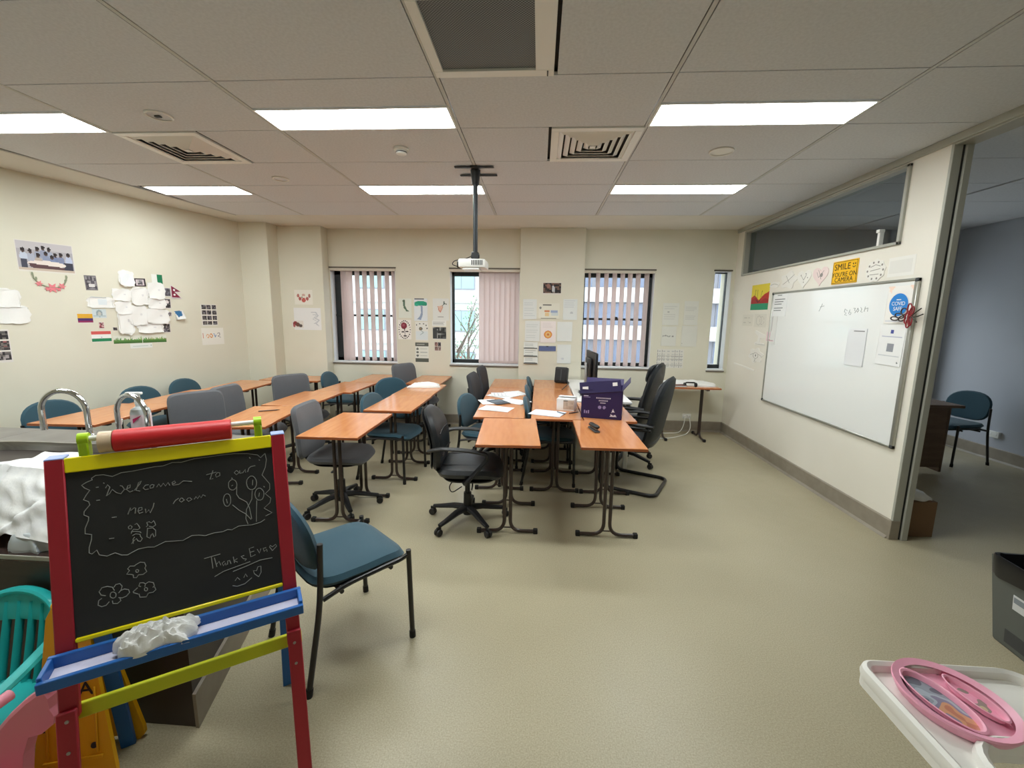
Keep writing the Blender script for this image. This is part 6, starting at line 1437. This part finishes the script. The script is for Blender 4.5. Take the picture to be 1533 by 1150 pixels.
# red and black paper flower hooked at the board edge
t_ = thing('ribbon_flower', 'red and black wire flower ornament hooked on the whiteboard edge', 'ornament', (XR - .03, 3.235, 1.655), -PI / 2)
M_RW = mat('red_wire_ribbon', (150, 34, 44), .5); M_BW = mat('dark_wire', (50, 40, 38), .5)
def loop(cx, cz, rx, rz, rot):
    c, s = math.cos(rot), math.sin(rot); P = []
    for i in range(17):
        a = 2 * PI * i / 16; x, z = rx * math.cos(a), rz * math.sin(a); P.append((cx + c * x - s * z, -.012 - .008 * math.sin(a * .5), cz + s * x + c * z))
    return P
for (cx, cz, rx, rz, ro, m_) in ((.0, .045, .014, .04, .1, M_RW), (-.012, -.01, .014, .045, -.2, M_RW), (.012, -.02, .013, .05, .15, M_RW), (.0, -.055, .01, .03, 0, M_RW), (.018, .03, .012, .035, -.3, M_RW), (-.045, .03, .022, .024, .4, M_BW), (-.08, .0, .035, .017, -.2, M_BW), (-.12, -.02, .03, .013, -.1, M_BW), (-.055, -.02, .025, .018, .3, M_BW)):
    obj('petal_loop', MB().tube(loop(cx, cz, rx, rz, ro), .0045, 6), m_, t_)
for P in ([(.02, 0, .0), (.06, 0, .03), (.09, 0, .05)], [(.02, 0, -.01), (.07, 0, -.005), (.11, 0, .01)], [(.03, 0, -.01), (.05, 0, -.03), (.07, 0, -.045)]):
    obj('stem', MB().tube([(a, -.015, b) for a, _, b in P], .004, 6), mat('dark_green_wire', (60, 60, 48), .5), t_)

# ------------------------------------------------------------------ outside the windows
GZ = -3.6
g = struct('ground', MB().box(-70, 80, 6.9, 90, GZ - .2, GZ), mat('pale_concrete', (186, 184, 180), .9, col2=(174, 172, 168), scale=.6))
M_BWHITE = mat('white_render', (214, 214, 212), .8); M_BGREY = mat('grey_cladding', (150, 152, 160), .7); M_BGLASS = mat('office_glass', (110, 122, 146), .15, spec=.8); M_BTEAL = mat('teal_glass', (150, 190, 190), .2, spec=.8)
t_ = thing('office_block', 'office block with white bands and grey window strips outside', 'building', (14, 34, GZ))
obj('core', MB().box(-14.5, 6, .6, 14, 0, 16), M_BGREY, t_, smooth=False)
for k in range(5):
    z = 1.2 + 2.9 * k
    obj('spandrel', MB().box(-14.6, 6.1, .0, .7, z - .55, z + .55), M_BWHITE, t_, smooth=False)
    for i in range(13):
        x = -14.3 + 1.55 * i
        w_ = obj('window', cm('ob_win', lambda: MB().box(0, 1.3, .5, .62, 0, 1.75), M_BGREY), None, t_, loc=(x, 0, z + .55))
        obj('pane', cm('ob_pane', lambda: join(MB().box(.06, .62, .46, .5, .06, 1.69), MB().box(.68, 1.24, .46, .5, .06, 1.69)), M_BGLASS), None, w_)
t_ = thing('apartment_block', 'pale apartment block with teal windows seen past the middle blind', 'building', (-12, 30, GZ))
obj('walls', MB().box(-22, 9.5, 0, 12, 0, 13), M_BWHITE, t_, smooth=False)
for k in range(4):
    for i in range(9):
        w_ = obj('window', cm('ap_win', lambda: MB().box(0, 1.9, -.08, .02, 0, 1.5), M_BGREY), None, t_, loc=(-20 + 3.2 * i, 0, 1.2 + 2.9 * k))
        obj('pane', cm('ap_pane', lambda: join(MB().box(.08, .92, -.1, -.07, .08, 1.42), MB().box(.98, 1.82, -.1, -.07, .08, 1.42)), M_BTEAL), None, w_)
    obj('floor_band', MB().box(-22.1, 9.6, -.25, .05, 2.9 * k + .3, 2.9 * k + .6), mat('light_grey_band', (206, 206, 204), .8), t_, smooth=False)
t_ = thing('carport', 'pale blue flat roof below the middle window', 'carport', (-2.35, 13.5, GZ))
obj('roof', MB().rbox(-1.8, 1.5, -1.2, 1.2, 2.75, 2.9, .02), mat('pale_blue_roof', (184, 198, 222), .6), t_)
for x in (-1.6, 1.3):
    for y in (-1.0, 1.0): obj('post', MB().rbox(x - .05, x + .05, y - .05, y + .05, 0, 2.75, .01), M_BWHITE, t_)
def tree(label, x, y, h, seed, m, fl=None):
    rng = random.Random(seed)
    t_ = thing('garden_tree', label, 'tree', (x, y, GZ))
    bk = MB(); lv = MB(); rd = MB()
    bk.tube([(0, 0, 0), (.03, 0, h * .35), (0, .02, h * .6)], [.07, .055, .04], 8)
    for i in range(16):
        a = rng.random() * 6.3; z0 = h * (.4 + .3 * rng.random()); L = rng.uniform(.5, 1.0)
        p = Vector((0, 0, z0)); pts = [p]
        for s in range(3): p = p + Vector((math.cos(a) * L * .22, math.sin(a) * L * .22, L * .3)); pts.append(p.copy())
        bk.tube(pts, [.022, .016, .01, .006], 5)
        for s in range(26):
            c = pts[rng.randint(1, 3)] + Vector((rng.uniform(-.16, .16), rng.uniform(-.16, .16), rng.uniform(-.12, .16)))
            M = TR(*c) @ RZ(rng.random() * 6.3) @ RX(rng.uniform(-1.2, 1.2))
            (rd if (fl and i % 4 == 0 and s < 9) else lv).add([(0, 0, 0), (.022, .035, .006), (0, .09, 0), (-.022, .035, .006)], [(0, 1, 2, 3)], M)
    obj('trunk', bk, mat('grey_bark', (104, 92, 84), .9), t_); f = obj('foliage', lv, m, t_, smooth=False); f['kind'] = 'stuff'
    if fl: f = obj('blossom', rd, fl, t_, smooth=False); f['kind'] = 'stuff'
tree('sparse shrub tree with red blossom outside the middle window', -1.72, 8.9, 6.6, 3, mat('grey_green_leaf', (126, 142, 120), .6), mat('red_blossom', (214, 70, 70), .6))
tree('leafy green tree outside the middle window, farther away', -1.93, 11.6, 7.2, 8, mat('soft_green_leaf', (140, 166, 138), .6))
